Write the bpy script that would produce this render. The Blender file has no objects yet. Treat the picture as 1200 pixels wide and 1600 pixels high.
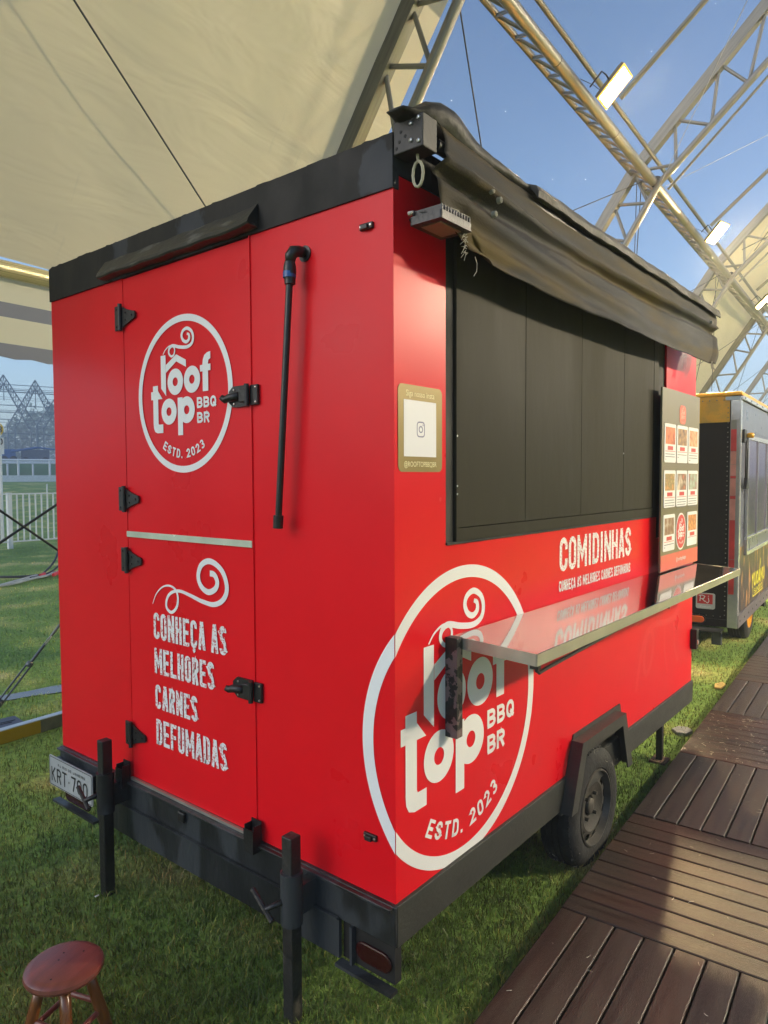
import bpy, math, random
import numpy as np
from mathutils import Vector, Matrix
random.seed(7); rng = np.random.default_rng(11)
R = math.radians
S = bpy.context.scene
COL = S.collection

# ------------------------------------------------------------------ camera
cam_d = bpy.data.cameras.new('camera'); cam = bpy.data.objects.new('camera', cam_d); COL.objects.link(cam)
cam_d.sensor_fit = 'VERTICAL'; cam_d.sensor_height = 24.0; cam_d.lens = 1104.27/1600*24.0
cam_d.clip_start = 0.05; cam_d.clip_end = 2000
yaw, pitch, roll = 0.68327, -0.04764, -0.00448
fw = Vector((math.cos(pitch)*math.cos(yaw), math.cos(pitch)*math.sin(yaw), math.sin(pitch)))
r0 = Vector((math.sin(yaw), -math.cos(yaw), 0)); u0 = r0.cross(fw)
rt = math.cos(roll)*r0 + math.sin(roll)*u0; up = -math.sin(roll)*r0 + math.cos(roll)*u0
M = Matrix((rt, up, -fw)).transposed().to_4x4(); M.translation = Vector((-1.546, -1.221, 1.67))
cam.matrix_world = M
S.camera = cam

# ------------------------------------------------------------------ sky, sun, exposure
SUN_EL, SUN_AZ = 21.0, 155.0       # azimuth counted from +X towards +Y
w = bpy.data.worlds.new('World'); S.world = w; w.use_nodes = True
nt = w.node_tree; bg = nt.nodes['Background']
sky = nt.nodes.new('ShaderNodeTexSky'); sky.sky_type = 'NISHITA'; sky.sun_disc = False
sky.sun_elevation = R(SUN_EL); sky.sun_rotation = R(90-SUN_AZ)
sky.air_density = 1.0; sky.dust_density = 1.0; sky.ozone_density = 2.5
nt.links.new(sky.outputs[0], bg.inputs[0]); bg.inputs[1].default_value = 0.13
sd = bpy.data.lights.new('sun', 'SUN'); sun = bpy.data.objects.new('sun', sd); COL.objects.link(sun)
sd.energy = 0.55; sd.angle = R(50); sd.color = (1.0, .98, .96)
sv = Vector((math.cos(R(SUN_EL))*math.cos(R(SUN_AZ)), math.cos(R(SUN_EL))*math.sin(R(SUN_AZ)), math.sin(R(SUN_EL))))
sun.rotation_euler = sv.to_track_quat('Z', 'Y').to_euler()
S.view_settings.view_transform = 'Standard'; S.view_settings.look = 'None'
S.view_settings.exposure = 0.85; S.view_settings.gamma = 1.0; S.view_settings.use_curve_mapping = False
HAZE = .0038
LAMP, LAMP_NEAR = 1450.0, (650.0, 3300.0, 1000.0)      # emission strength of the lit floodlights

# ------------------------------------------------------------------ materials
MATS = {}
def mat(name, col, rough=.6, metal=0., var=.12, scale=6., bump=.0, bscale=60., spec=.5, col2=None, w2=.0, s2=3., coat=0., thr=(.45,.6), detail=4., stretch=None, coords='Object', crough=.1):
    """plain surface with noise variation; col2 blended through a second noise mask (dirt, wear, painted sheen)"""
    if name in MATS: return MATS[name]
    m = bpy.data.materials.new(name); m.use_nodes = True; n = m.node_tree; L = n.links.new
    b = n.nodes['Principled BSDF']
    b.inputs['Roughness'].default_value = rough; b.inputs['Metallic'].default_value = metal
    b.inputs['Specular IOR Level'].default_value = spec; b.inputs['Coat Weight'].default_value = coat
    b.inputs['Coat Roughness'].default_value = crough
    tc = n.nodes.new('ShaderNodeTexCoord'); vec = tc.outputs[coords]
    if stretch:
        mp = n.nodes.new('ShaderNodeMapping'); mp.inputs['Scale'].default_value = stretch; L(vec, mp.inputs[0]); vec = mp.outputs[0]
    tx = n.nodes.new('ShaderNodeTexNoise'); tx.inputs['Scale'].default_value = scale; tx.inputs['Detail'].default_value = detail
    L(vec, tx.inputs['Vector'])
    mr = n.nodes.new('ShaderNodeMapRange'); mr.inputs[1].default_value = .3; mr.inputs[2].default_value = .7
    mr.inputs[3].default_value = 1-var; mr.inputs[4].default_value = 1+var; L(tx.outputs[0], mr.inputs[0])
    mx = n.nodes.new('ShaderNodeVectorMath'); mx.operation = 'SCALE'; mx.inputs[0].default_value = col[:3]; L(mr.outputs[0], mx.inputs['Scale'])
    out = mx.outputs[0]
    if col2:
        t2 = n.nodes.new('ShaderNodeTexNoise'); t2.inputs['Scale'].default_value = s2; t2.inputs['Detail'].default_value = 6; L(vec, t2.inputs['Vector'])
        r2 = n.nodes.new('ShaderNodeMapRange'); r2.inputs[1].default_value = thr[0]; r2.inputs[2].default_value = thr[1]; r2.inputs[4].default_value = w2; L(t2.outputs[0], r2.inputs[0])
        c = n.nodes.new('ShaderNodeMix'); c.data_type = 'RGBA'; L(r2.outputs[0], c.inputs[0]); L(out, c.inputs[6]); c.inputs[7].default_value = (*col2[:3], 1)
        out = c.outputs[2]
    L(out, b.inputs['Base Color'])
    rr = n.nodes.new('ShaderNodeMapRange'); rr.inputs[1].default_value = .3; rr.inputs[2].default_value = .7
    rr.inputs[3].default_value = max(.02, rough*.85); rr.inputs[4].default_value = min(1, rough*1.15); L(tx.outputs[0], rr.inputs[0]); L(rr.outputs[0], b.inputs['Roughness'])
    if bump:
        tb = n.nodes.new('ShaderNodeTexNoise'); tb.inputs['Scale'].default_value = bscale; tb.inputs['Detail'].default_value = 5; L(vec, tb.inputs['Vector'])
        bp = n.nodes.new('ShaderNodeBump'); bp.inputs['Strength'].default_value = min(1, bump); bp.inputs['Distance'].default_value = .01*max(1, bump)
        L(tb.outputs[0], bp.inputs['Height']); L(bp.outputs[0], b.inputs['Normal'])
        if coat: L(bp.outputs[0], b.inputs['Coat Normal'])
    MATS[name] = m; return m

RED = mat('red_vinyl', (.74, .005, .013), .31, var=.05, scale=2.5, bump=.20, bscale=1.7, spec=.20)
WHITE = mat('white_print', (.80, .80, .80), .45, var=.03, scale=3)
WORN = mat('worn_white_print', (.80, .80, .80), .45, var=.03, scale=3, col2=(.60, .02, .03), w2=.85, s2=140, thr=(.56, .60))
GHOST = mat('faded_red_print', (.76, .032, .040), .4, var=.05, spec=.3)
BLACKM = mat('black_painted_metal', (.022, .023, .024), .45, var=.3, scale=8, bump=.15, bscale=40, col2=(.07, .075, .08), w2=.8, s2=4.5, thr=(.54, .58))
BLACKB = mat('black_roof_band', (.007, .007, .0062), .6, spec=.3, var=.3, scale=8, bump=.12, bscale=30, col2=(.030, .034, .042), w2=.95, s2=4.2, thr=(.575, .60), stretch=(1, 1, .8))  # paler patches are gloss painted into the colour
FRAMEM = mat('dark_chassis_paint', (.012, .014, .016), .38, var=.35, scale=6, bump=.35, bscale=25, col2=(.040, .046, .052), w2=.85, s2=5, thr=(.50, .56), stretch=(1, 1, .45))  # glossy patches of the bumper painted as lighter colour
SKIRT = mat('grey_skirt_paint', (.030, .031, .026), .5, var=.25, scale=5, bump=.15, bscale=50, col2=(.02, .02, .018), w2=.7, s2=7, thr=(.56, .66), stretch=(1, 1, 2.5))
CHIP = mat('chipped_black_paint', (.015, .014, .014), .45, var=.2, scale=20, bump=.4, bscale=60, col2=(.20, .13, .13), w2=.85, s2=22, thr=(.53, .55))
IRON = mat('black_iron', (.010, .010, .011), .4, var=.3, scale=30, bump=.2, bscale=90)
RUBBER = mat('tyre_rubber', (.011, .011, .011), .8, var=.3, scale=12, bump=.4, bscale=60, col2=(.05, .05, .045), w2=.6, s2=8, thr=(.5, .7))
RIM = mat('dusty_steel_rim', (.055, .050, .041), .5, .35, var=.3, scale=10, bump=.2, bscale=50, col2=(.12, .11, .09), w2=.7, s2=9, thr=(.45, .7))
STEEL = mat('stainless_steel', (.33, .33, .355), .07, 1., var=.06, scale=3, bump=.03, bscale=5)
STEELR = mat('brushed_edge_steel', (.42, .40, .34), .38, .65, var=.12, scale=14, bump=.08, bscale=50)
ALU = mat('aluminium_tube', (.235, .23, .21), .42, .6, var=.18, scale=5, bump=.08, bscale=30)
ALUD = mat('dull_aluminium', (.19, .185, .16), .45, .6, var=.22, scale=4, bump=.08, bscale=30)
SHUT = mat('olive_grey_board', (.032, .029, .019), .6, var=.22, scale=1.6, bump=.12, bscale=12, spec=.10, col2=(.05, .047, .038), w2=.35, s2=5, thr=(.56, .74), stretch=(1.5, 1, .5))
DARK = mat('black_gap', (.006, .006, .006), .7, var=.1)
SCREW = mat('zinc_screw', (.6, .6, .6), .3, 1., var=.1)
BLUEP = mat('blue_plastic', (.02, .10, .32), .35, var=.3, scale=60)
PLASTIC = mat('black_plastic_pipe', (.014, .014, .015), .33, var=.3, scale=20, bump=.1, bscale=80)
GOLD = mat('gold_sticker', (.23, .165, .05), .42, .35, var=.1, scale=3)
STWHITE = mat('sticker_white', (.78, .77, .82), .5, var=.03)
STGLYPH = mat('sticker_glyph', (.20, .19, .34), .5, var=.05)
STTEXT = mat('sticker_text', (.80, .72, .42), .5, var=.05)
CLOTH = mat('awning_cloth', (.070, .048, .014), .62, var=.45, scale=3.2, bump=.35, bscale=190, spec=.2, col2=(.030, .030, .034), w2=.95, s2=2.4, thr=(.42, .58), stretch=(.55, 2, 3.4))
TARP = mat('black_tarpaulin', (.011, .0105, .010), .6, var=.4, scale=10, bump=.6, bscale=24)
FRAY = mat('frayed_thread', (.34, .32, .27), .8, var=.2)
ROPE = mat('cream_rope', (.42, .39, .28), .8, var=.2, scale=40)
PLATE = mat('plate_grey', (.42, .44, .45), .4, .1, var=.06, scale=10)
PLATET = mat('plate_black', (.015, .015, .015), .5, var=.1)
TAIL = mat('tail_light_red', (.028, .002, .003), .25, var=.1)
ORANGE = mat('orange_lamp', (.75, .13, .03), .3, var=.1)
DECK = mat('deck_plank', (.045, .028, .021), .36, var=.35, scale=2.5, bump=.30, bscale=36, spec=.4, col2=(.070, .055, .040), w2=.6, s2=3, thr=(.45, .7), stretch=(1.2, 12, 4))
DECKW = mat('wet_deck_plank', (.045, .025, .020), .20, var=.35, scale=2.5, bump=.35, bscale=30, spec=.6, col2=(.10, .07, .06), w2=.35, s2=3, thr=(.5, .75), stretch=(1.2, 12, 4))
DECKS = mat('deck_joist', (.03, .022, .018), .8, var=.3)
WOOD = mat('varnished_wood', (.15, .048, .012), .28, var=.3, scale=4, bump=.10, bscale=30, coat=.5, stretch=(1, 9, 1), crough=.25)
WOODT = mat('stool_seat_wood', (.16, .042, .030), .33, var=.28, scale=4, bump=.10, bscale=50, coat=.3, stretch=(1.5, 9, 1), crough=.3)
BEIGE = mat('ivory_canvas_strip', (.52, .50, .42), .55, var=.08, scale=4)
YEL = mat('yellow_paint', (.86, .40, .008), .35, var=.12, scale=4, col2=(.55, .30, .03), w2=.6, s2=8)
T2BLK = mat('second_trailer_black', (.008, .006, .005), .55, spec=.25, var=.35, scale=3, bump=.1, bscale=20)
T2ALU = mat('bright_aluminium', (.50, .50, .50), .24, .55, var=.1, scale=8, bump=.08, bscale=25)
T2SIL = mat('silver_sheet', (.15, .155, .20), .30, .3, var=.15, scale=6, bump=.1, bscale=8)
T2RED = mat('red_reflective_tape', (.50, .035, .035), .4, var=.2, scale=8)
T2PNK = mat('faded_reflective_tape', (.52, .22, .19), .4, var=.2, scale=8)
T2PRT = mat('dark_sandwich_print', (.045, .042, .038), .35, var=.25, scale=5, col2=(.50, .25, .07), w2=.85, s2=4.5, thr=(.56, .60), stretch=(2.6, 1, .55))
T2LET = mat('yellow_letters', (.72, .66, .04), .4, var=.08)
GLASSP = mat('tinted_window', (.10, .08, .13), .14, .25, var=.35, scale=2.2, bump=.25, bscale=3, stretch=(1, 1, .6))
SIGNR = mat('sign_red', (.55, .03, .03), .4, var=.05)
SIGNG = mat('sign_grey', (.50, .50, .48), .4, var=.08)
FENCEW = mat('white_fence_paint', (.72, .74, .74), .5, var=.08, scale=5)
GREYP = mat('pale_grey_board', (.55, .60, .66), .6, var=.08)
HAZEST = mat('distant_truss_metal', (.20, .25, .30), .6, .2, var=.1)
LIFT = mat('blue_machine', (.03, .12, .34), .5, var=.15)
LIFTG = mat('grey_blue_canopy', (.12, .14, .20), .6, var=.15)
CABLE = mat('dark_cable', (.02, .022, .025), .5, var=.2)
CABLEG = mat('grey_cable', (.35, .38, .40), .5, var=.2)
SACK = mat('dark_blue_plate', (.035, .04, .07), .45, var=.25, scale=15)
BEAMY = mat('worn_yellow_beam', (.17, .17, .14), .45, .4, var=.25, scale=12, bump=.15, bscale=40, col2=(.42, .28, .01), w2=1., s2=2.2, thr=(.22, .30))
BEAMG = mat('olive_grey_beam', (.15, .155, .12), .45, .4, var=.25, scale=12, bump=.15, bscale=40)
BEAMT = mat('beam_top_silver', (.55, .57, .58), .35, .7, var=.12, scale=14)
CARD = mat('menu_card', (.78, .76, .74), .5, var=.03)
MBOARD = mat('menu_board_khaki', (.20, .165, .09), .42, var=.08, scale=2, coat=.2)
MRED = mat('menu_red', (.62, .06, .05), .45, var=.05)
MCORAL = mat('menu_coral', (.70, .14, .09), .45, var=.08)
MTXT = mat('menu_print_grey', (.22, .21, .22), .6, var=.1)
CONC = mat('grey_stone', (.26, .25, .24), .8, var=.25, scale=20, bump=.5, bscale=40)
LEAF = mat('dry_leaf', (.50, .34, .10), .7, var=.3)
STRAW = mat('straw_clippings', (.55, .52, .42), .7, var=.2)
MUD = mat('dirt_track', (.30, .27, .25), .85, var=.2, scale=.4)

def food_mat(name, c1, c2, c3, sc):
    m = bpy.data.materials.new(name); m.use_nodes = True; n = m.node_tree; L = n.links.new; b = n.nodes['Principled BSDF']
    tc = n.nodes.new('ShaderNodeTexCoord'); v = n.nodes.new('ShaderNodeTexVoronoi'); v.inputs['Scale'].default_value = sc; L(tc.outputs['Object'], v.inputs[0])
    x = n.nodes.new('ShaderNodeTexNoise'); x.inputs['Scale'].default_value = sc*1.4; L(tc.outputs['Object'], x.inputs[0])
    ad = n.nodes.new('ShaderNodeMath'); ad.operation = 'MULTIPLY'; L(v.outputs['Distance'], ad.inputs[0]); L(x.outputs[0], ad.inputs[1])
    cr = n.nodes.new('ShaderNodeValToRGB'); cr.color_ramp.elements[0].color = (*c1, 1); cr.color_ramp.elements[1].color = (*c3, 1); cr.color_ramp.elements[1].position = .5
    e = cr.color_ramp.elements.new(.2); e.color = (*c2, 1); L(ad.outputs[0], cr.inputs[0]); L(cr.outputs[0], b.inputs['Base Color']); b.inputs['Roughness'].default_value = .5
    return m
FOODS = [food_mat('food_print_orange', (.8, .28, .10), (.75, .20, .07), (.45, .10, .04), 34), food_mat('food_print_gold', (.75, .5, .12), (.40, .22, .10), (.14, .09, .06), 26),
         food_mat('food_print_peach', (.8, .5, .3), (.75, .38, .18), (.5, .2, .1), 40), food_mat('food_print_olive', (.6, .42, .15), (.3, .22, .08), (.65, .3, .08), 34),
         food_mat('food_print_bun', (.75, .18, .08), (.2, .12, .07), (.7, .55, .4), 20), food_mat('food_print_pale', (.6, .55, .52), (.35, .42, .3), (.4, .12, .1), 24),
         food_mat('food_print_brown', (.22, .12, .06), (.3, .17, .09), (.5, .4, .3), 28), food_mat('food_print_fries', (.8, .42, .12), (.7, .3, .08), (.35, .12, .05), 46)]

def emis(name, col, s):
    m = bpy.data.materials.new(name); m.use_nodes = True; n = m.node_tree; n.nodes.clear()
    e = n.nodes.new('ShaderNodeEmission'); o = n.nodes.new('ShaderNodeOutputMaterial'); e.inputs[0].default_value = (*col, 1); e.inputs[1].default_value = s; n.links.new(e.outputs[0], o.inputs[0])
    return m
LED = emis('lit_led_panel', (1.0, .85, .60), LAMP); LEDN = [emis('lit_led_panel_near', (1.0, .72, .36), v) for v in LAMP_NEAR]

def fabric_mat():
    m = bpy.data.materials.new('cream_tent_fabric'); m.use_nodes = True; n = m.node_tree; L = n.links.new; n.nodes.clear()
    o = n.nodes.new('ShaderNodeOutputMaterial'); tc = n.nodes.new('ShaderNodeTexCoord')
    a = n.nodes.new('ShaderNodeTexNoise'); a.inputs['Scale'].default_value = .9; a.inputs['Detail'].default_value = 8; L(tc.outputs['Object'], a.inputs[0])
    cr = n.nodes.new('ShaderNodeValToRGB'); cr.color_ramp.elements[0].color = (.56, .485, .295, 1); cr.color_ramp.elements[1].color = (.63, .55, .345, 1)
    cr.color_ramp.elements[0].position = .35; cr.color_ramp.elements[1].position = .65; L(a.outputs[0], cr.inputs[0])
    # thin dirty scuffs
    mp = n.nodes.new('ShaderNodeMapping'); mp.inputs['Scale'].default_value = (6, 1.2, 1.2); L(tc.outputs['Object'], mp.inputs[0])
    s = n.nodes.new('ShaderNodeTexNoise'); s.inputs['Scale'].default_value = 3.; s.inputs['Detail'].default_value = 9; L(mp.outputs[0], s.inputs[0])
    sr = n.nodes.new('ShaderNodeMapRange'); sr.inputs[1].default_value = .66; sr.inputs[2].default_value = .76; sr.inputs[4].default_value = .35; L(s.outputs[0], sr.inputs[0])
    mx = n.nodes.new('ShaderNodeMix'); mx.data_type = 'RGBA'; L(sr.outputs[0], mx.inputs[0]); L(cr.outputs[0], mx.inputs[6]); mx.inputs[7].default_value = (.36, .33, .24, 1)
    mb = n.nodes.new('ShaderNodeMapping'); mb.inputs['Scale'].default_value = (.45, 1.3, 1.3); L(tc.outputs['Object'], mb.inputs[0])
    w1 = n.nodes.new('ShaderNodeTexNoise'); w1.inputs['Scale'].default_value = 2.2; w1.inputs['Detail'].default_value = 3; w1.inputs['Distortion'].default_value = .8; L(mb.outputs[0], w1.inputs[0])
    bp = n.nodes.new('ShaderNodeBump'); bp.inputs['Strength'].default_value = .28; bp.inputs['Distance'].default_value = .10; L(w1.outputs[0], bp.inputs['Height'])
    d = n.nodes.new('ShaderNodeBsdfPrincipled'); d.inputs['Roughness'].default_value = .42; L(mx.outputs[2], d.inputs['Base Color']); L(bp.outputs[0], d.inputs['Normal'])
    t = n.nodes.new('ShaderNodeBsdfTranslucent'); t.inputs[0].default_value = (.72, .62, .42, 1); L(bp.outputs[0], t.inputs['Normal'])
    ms = n.nodes.new('ShaderNodeMixShader'); ms.inputs[0].default_value = .38; L(d.outputs[0], ms.inputs[1]); L(t.outputs[0], ms.inputs[2]); L(ms.outputs[0], o.inputs[0])
    return m
FABRIC = fabric_mat()

def pvc_mat():
    m = bpy.data.materials.new('clear_pvc_sheet'); m.use_nodes = True; n = m.node_tree; L = n.links.new; n.nodes.clear()
    o = n.nodes.new('ShaderNodeOutputMaterial'); tc = n.nodes.new('ShaderNodeTexCoord')
    a = n.nodes.new('ShaderNodeTexNoise'); a.inputs['Scale'].default_value = 26; a.inputs['Detail'].default_value = 3; a.inputs['Distortion'].default_value = 1.5; L(tc.outputs['Object'], a.inputs[0])
    bp = n.nodes.new('ShaderNodeBump'); bp.inputs['Strength'].default_value = .45; bp.inputs['Distance'].default_value = .01; L(a.outputs[0], bp.inputs['Height'])
    g = n.nodes.new('ShaderNodeBsdfGlossy'); g.inputs['Roughness'].default_value = .06; g.inputs[0].default_value = (.9, .95, 1, 1); L(bp.outputs[0], g.inputs['Normal'])
    t = n.nodes.new('ShaderNodeBsdfTransparent'); t.inputs[0].default_value = (.82, .82, .85, 1)
    
    ms = n.nodes.new('ShaderNodeMixShader'); ms.inputs[0].default_value = .035; L(t.outputs[0], ms.inputs[1]); L(g.outputs[0], ms.inputs[2])
    tl = n.nodes.new('ShaderNodeBsdfTranslucent'); tl.inputs[0].default_value = (.6, .68, .85, 1)
    m2 = n.nodes.new('ShaderNodeMixShader'); m2.inputs[0].default_value = .02; L(ms.outputs[0], m2.inputs[1]); L(tl.outputs[0], m2.inputs[2]); L(m2.outputs[0], o.inputs[0])
    return m
PVC = pvc_mat()

def stripe_mat():
    m = bpy.data.materials.new('striped_valance_canvas'); m.use_nodes = True; n = m.node_tree; L = n.links.new; n.nodes.clear()
    o = n.nodes.new('ShaderNodeOutputMaterial'); tc = n.nodes.new('ShaderNodeTexCoord'); sp = n.nodes.new('ShaderNodeSeparateXYZ'); L(tc.outputs['Object'], sp.inputs[0])
    cr = n.nodes.new('ShaderNodeValToRGB'); cr.color_ramp.interpolation = 'CONSTANT'
    mr = n.nodes.new('ShaderNodeMapRange'); mr.inputs[1].default_value = 2.3; mr.inputs[2].default_value = 3.0; L(sp.outputs[2], mr.inputs[0])
    E = cr.color_ramp.elements; cream = (.58, .54, .38, 1); gr = (.15, .16, .19, 1)
    def z(v): return (v-2.3)/.7
    E[0].position = 0; E[0].color = gr; E[1].position = z(2.515); E[1].color = cream
    e = E.new(z(2.675)); e.color = gr; e = E.new(z(2.765)); e.color = cream
    L(mr.outputs[0], cr.inputs[0])
    d = n.nodes.new('ShaderNodeBsdfPrincipled'); d.inputs['Roughness'].default_value = .5; L(cr.outputs[0], d.inputs['Base Color'])
    t = n.nodes.new('ShaderNodeBsdfTranslucent'); L(cr.outputs[0], t.inputs[0])
    ms = n.nodes.new('ShaderNodeMixShader'); ms.inputs[0].default_value = .45; L(d.outputs[0], ms.inputs[1]); L(t.outputs[0], ms.inputs[2]); L(ms.outputs[0], o.inputs[0])
    return m
STRIPE = stripe_mat()

def grass_mat(name, blades):
    m = bpy.data.materials.new(name); m.use_nodes = True; n = m.node_tree; L = n.links.new; b = n.nodes['Principled BSDF']
    tc = n.nodes.new('ShaderNodeTexCoord')
    a = n.nodes.new('ShaderNodeTexNoise'); a.inputs['Scale'].default_value = 1.1; a.inputs['Detail'].default_value = 5; L(tc.outputs['Object'], a.inputs[0])
    f = n.nodes.new('ShaderNodeTexNoise'); f.inputs['Scale'].default_value = 9 if blades else 26; f.inputs['Detail'].default_value = 6; L(tc.outputs['Object'], f.inputs[0])
    cr = n.nodes.new('ShaderNodeValToRGB'); E = cr.color_ramp.elements
    k = 1.0 if blades else 1.2
    E[0].position = .36; E[0].color = (.095*k, .170*k, .026*k, 1); E[1].position = .66; E[1].color = (.38*k, .35*k, .13*k, 1)
    e = E.new(.50); e.color = (.130*k, .215*k, .034*k, 1); e = E.new(.585); e.color = (.23*k, .27*k, .062*k, 1)
    L(a.outputs[0], cr.inputs[0])
    mr = n.nodes.new('ShaderNodeMapRange'); mr.inputs[1].default_value = .3; mr.inputs[2].default_value = .7; mr.inputs[3].default_value = .62; mr.inputs[4].default_value = 1.4; L(f.outputs[0], mr.inputs[0])
    sc = n.nodes.new('ShaderNodeVectorMath'); sc.operation = 'SCALE'; L(cr.outputs[0], sc.inputs[0]); L(mr.outputs[0], sc.inputs['Scale']); out = sc.outputs[0]
    if blades:
        at = n.nodes.new('ShaderNodeAttribute'); at.attribute_name = 'tint'
        mu = n.nodes.new('ShaderNodeVectorMath'); mu.operation = 'MULTIPLY'; L(out, mu.inputs[0]); L(at.outputs['Color'], mu.inputs[1]); out = mu.outputs[0]
        b.inputs['Roughness'].default_value = .5; b.inputs['Specular IOR Level'].default_value = .3
        try: b.inputs['Subsurface Weight'].default_value = 0
        except Exception: pass
    else:
        b.inputs['Roughness'].default_value = .9
        bp = n.nodes.new('ShaderNodeBump'); bp.inputs['Strength'].default_value = .8; bp.inputs['Distance'].default_value = .03; L(f.outputs[0], bp.inputs['Height']); L(bp.outputs[0], b.inputs['Normal'])
    L(out, b.inputs['Base Color'])
    return m
GRASSB = grass_mat('grass_blades', True); GROUND = grass_mat('lawn_ground', False)
WATER = mat('puddle_water', (.10, .10, .09), .03, var=.1, spec=.8)
FIELD1 = mat('pale_track_turf', (.13, .25, .11), .9, var=.18, scale=.8, col2=(.14, .20, .09), w2=.5, s2=.3, bump=.5, bscale=8)
WOODS = mat('far_wood_green', (.20, .27, .23), .9, var=.3, scale=.15)

# ------------------------------------------------------------------ mesh helpers
class MB:
    def __init__(s): s.v = []; s.f = []
    def add(s, vs, fs):
        b = len(s.v); s.v += [tuple(p) for p in vs]; s.f += [tuple(b+i for i in f) for f in fs]; return s
    def box(s, x0, x1, y0, y1, z0, z1):
        x0, x1 = sorted((x0, x1)); y0, y1 = sorted((y0, y1)); z0, z1 = sorted((z0, z1))
        return s.add([(x0,y0,z0),(x1,y0,z0),(x1,y1,z0),(x0,y1,z0),(x0,y0,z1),(x1,y0,z1),(x1,y1,z1),(x0,y1,z1)],
                     [(0,3,2,1),(4,5,6,7),(0,1,5,4),(1,2,6,5),(2,3,7,6),(3,0,4,7)])
    def prism(s, poly, axis, a, b):
        """extrude 2D poly; axis 0: poly=(y,z) along x; 1: poly=(x,z) along y; 2: poly=(x,y) along z"""
        def P(p, t): return (t, p[0], p[1]) if axis == 0 else ((p[0], t, p[1]) if axis == 1 else (p[0], p[1], t))
        n = len(poly); vs = [P(p, a) for p in poly]+[P(p, b) for p in poly]
        fs = [tuple(range(n)), tuple(range(2*n-1, n-1, -1))]+[(i, i+n, (i+1) % n+n, (i+1) % n) for i in range(n)]
        return s.add(vs, fs)
    def tube(s, p, q, r, n=10, r2=None, cap=True):
        p = Vector(p); q = Vector(q); d = (q-p)
        if d.length < 1e-7: return s
        d.normalize(); a = d.orthogonal().normalized(); b = d.cross(a); r2 = r if r2 is None else r2
        vs = []
        for P, rr in ((p, r), (q, r2)):
            for i in range(n):
                t = 2*math.pi*i/n; vs.append(P+a*math.cos(t)*rr+b*math.sin(t)*rr)
        fs = [(i, (i+1) % n, (i+1) % n+n, i+n) for i in range(n)]
        if cap: fs += [tuple(range(n-1, -1, -1)), tuple(range(n, 2*n))]
        return s.add(vs, fs)
    def path(s, pts, r, n=8):
        pts = [Vector(p) for p in pts]; rs = r if isinstance(r, (list, tuple)) else [r]*len(pts)
        vs = []; a = None
        for i, p in enumerate(pts):
            d = (pts[min(i+1, len(pts)-1)]-pts[max(i-1, 0)]).normalized()
            a = d.orthogonal().normalized() if a is None else (a-d*a.dot(d)).normalized()
            b = d.cross(a)
            for k in range(n):
                t = 2*math.pi*k/n; vs.append(p+a*math.cos(t)*rs[i]+b*math.sin(t)*rs[i])
        fs = [(i*n+k, i*n+(k+1) % n, (i+1)*n+(k+1) % n, (i+1)*n+k) for i in range(len(pts)-1) for k in range(n)]
        fs += [tuple(range(n-1, -1, -1)), tuple(range((len(pts)-1)*n, len(pts)*n))]
        return s.add(vs, fs)
    def lathe(s, prof, n=32, c=(0,0,0), axis=2):
        """prof = [(r,h)]; revolve about axis through c"""
        vs = []
        for r, h in prof:
            for k in range(n):
                t = 2*math.pi*k/n; x, y = r*math.cos(t), r*math.sin(t)
                p = (x, y, h) if axis == 2 else ((x, h, y) if axis == 1 else (h, x, y))
                vs.append((p[0]+c[0], p[1]+c[1], p[2]+c[2]))
        m = len(prof)
        fs = [(i*n+k, i*n+(k+1) % n, (i+1)*n+(k+1) % n, (i+1)*n+k) for i in range(m-1) for k in range(n)]
        return s.add(vs, fs)
    def build(s, name, m, parent=None, smooth=False, bevel=0, **kw):
        me = bpy.data.meshes.new(name); me.from_pydata(s.v, [], s.f); me.update()
        if smooth:
            for p in me.polygons: p.use_smooth = True
        me.materials.append(m)
        o = bpy.data.objects.new(name, me); COL.objects.link(o)
        if parent is not None: o.parent = parent
        if bevel:
            b = o.modifiers.new('bevel', 'BEVEL'); b.width = bevel; b.segments = 2; b.limit_method = 'ANGLE'; b.angle_limit = R(40)
        if smooth == 'auto':
            for p in me.polygons: p.use_smooth = True
            e = o.modifiers.new('split', 'EDGE_SPLIT'); e.split_angle = R(35)
        tag(o, **kw); return o
def tag(o, label=None, cat=None, group=None, kind=None):
    if label: o['label'] = label
    if cat: o['category'] = cat
    if group: o['group'] = group
    if kind: o['kind'] = kind
    return o
def empty(name, loc=(0,0,0), rz=0, **kw):
    o = bpy.data.objects.new(name, None); COL.objects.link(o); o.location = loc; o.rotation_euler = (0, 0, rz); o.empty_display_size = .1
    return tag(o, **kw)
def inst(name, me, m4, parent):
    """an object sharing mesh data"""
    o = bpy.data.objects.new(name, me); COL.objects.link(o); o.parent = parent; o.matrix_local = m4; return o
UNIT = {}
def unit_tube(m, n=10):
    k = (m.name, n)
    if k not in UNIT:
        b = MB().tube((0,0,0), (0,0,1), 1, n, cap=True); me = bpy.data.meshes.new('tube'); me.from_pydata(b.v, [], b.f)
        for p in me.polygons: p.use_smooth = len(p.vertices) == 4
        me.materials.append(m); UNIT[k] = me
    return UNIT[k]
def unit_box(m):
    k = (m.name, 'b')
    if k not in UNIT:
        b = MB().box(-.5, .5, -.5, .5, 0, 1); me = bpy.data.meshes.new('bar'); me.from_pydata(b.v, [], b.f); me.materials.append(m); UNIT[k] = me
    return UNIT[k]
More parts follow.
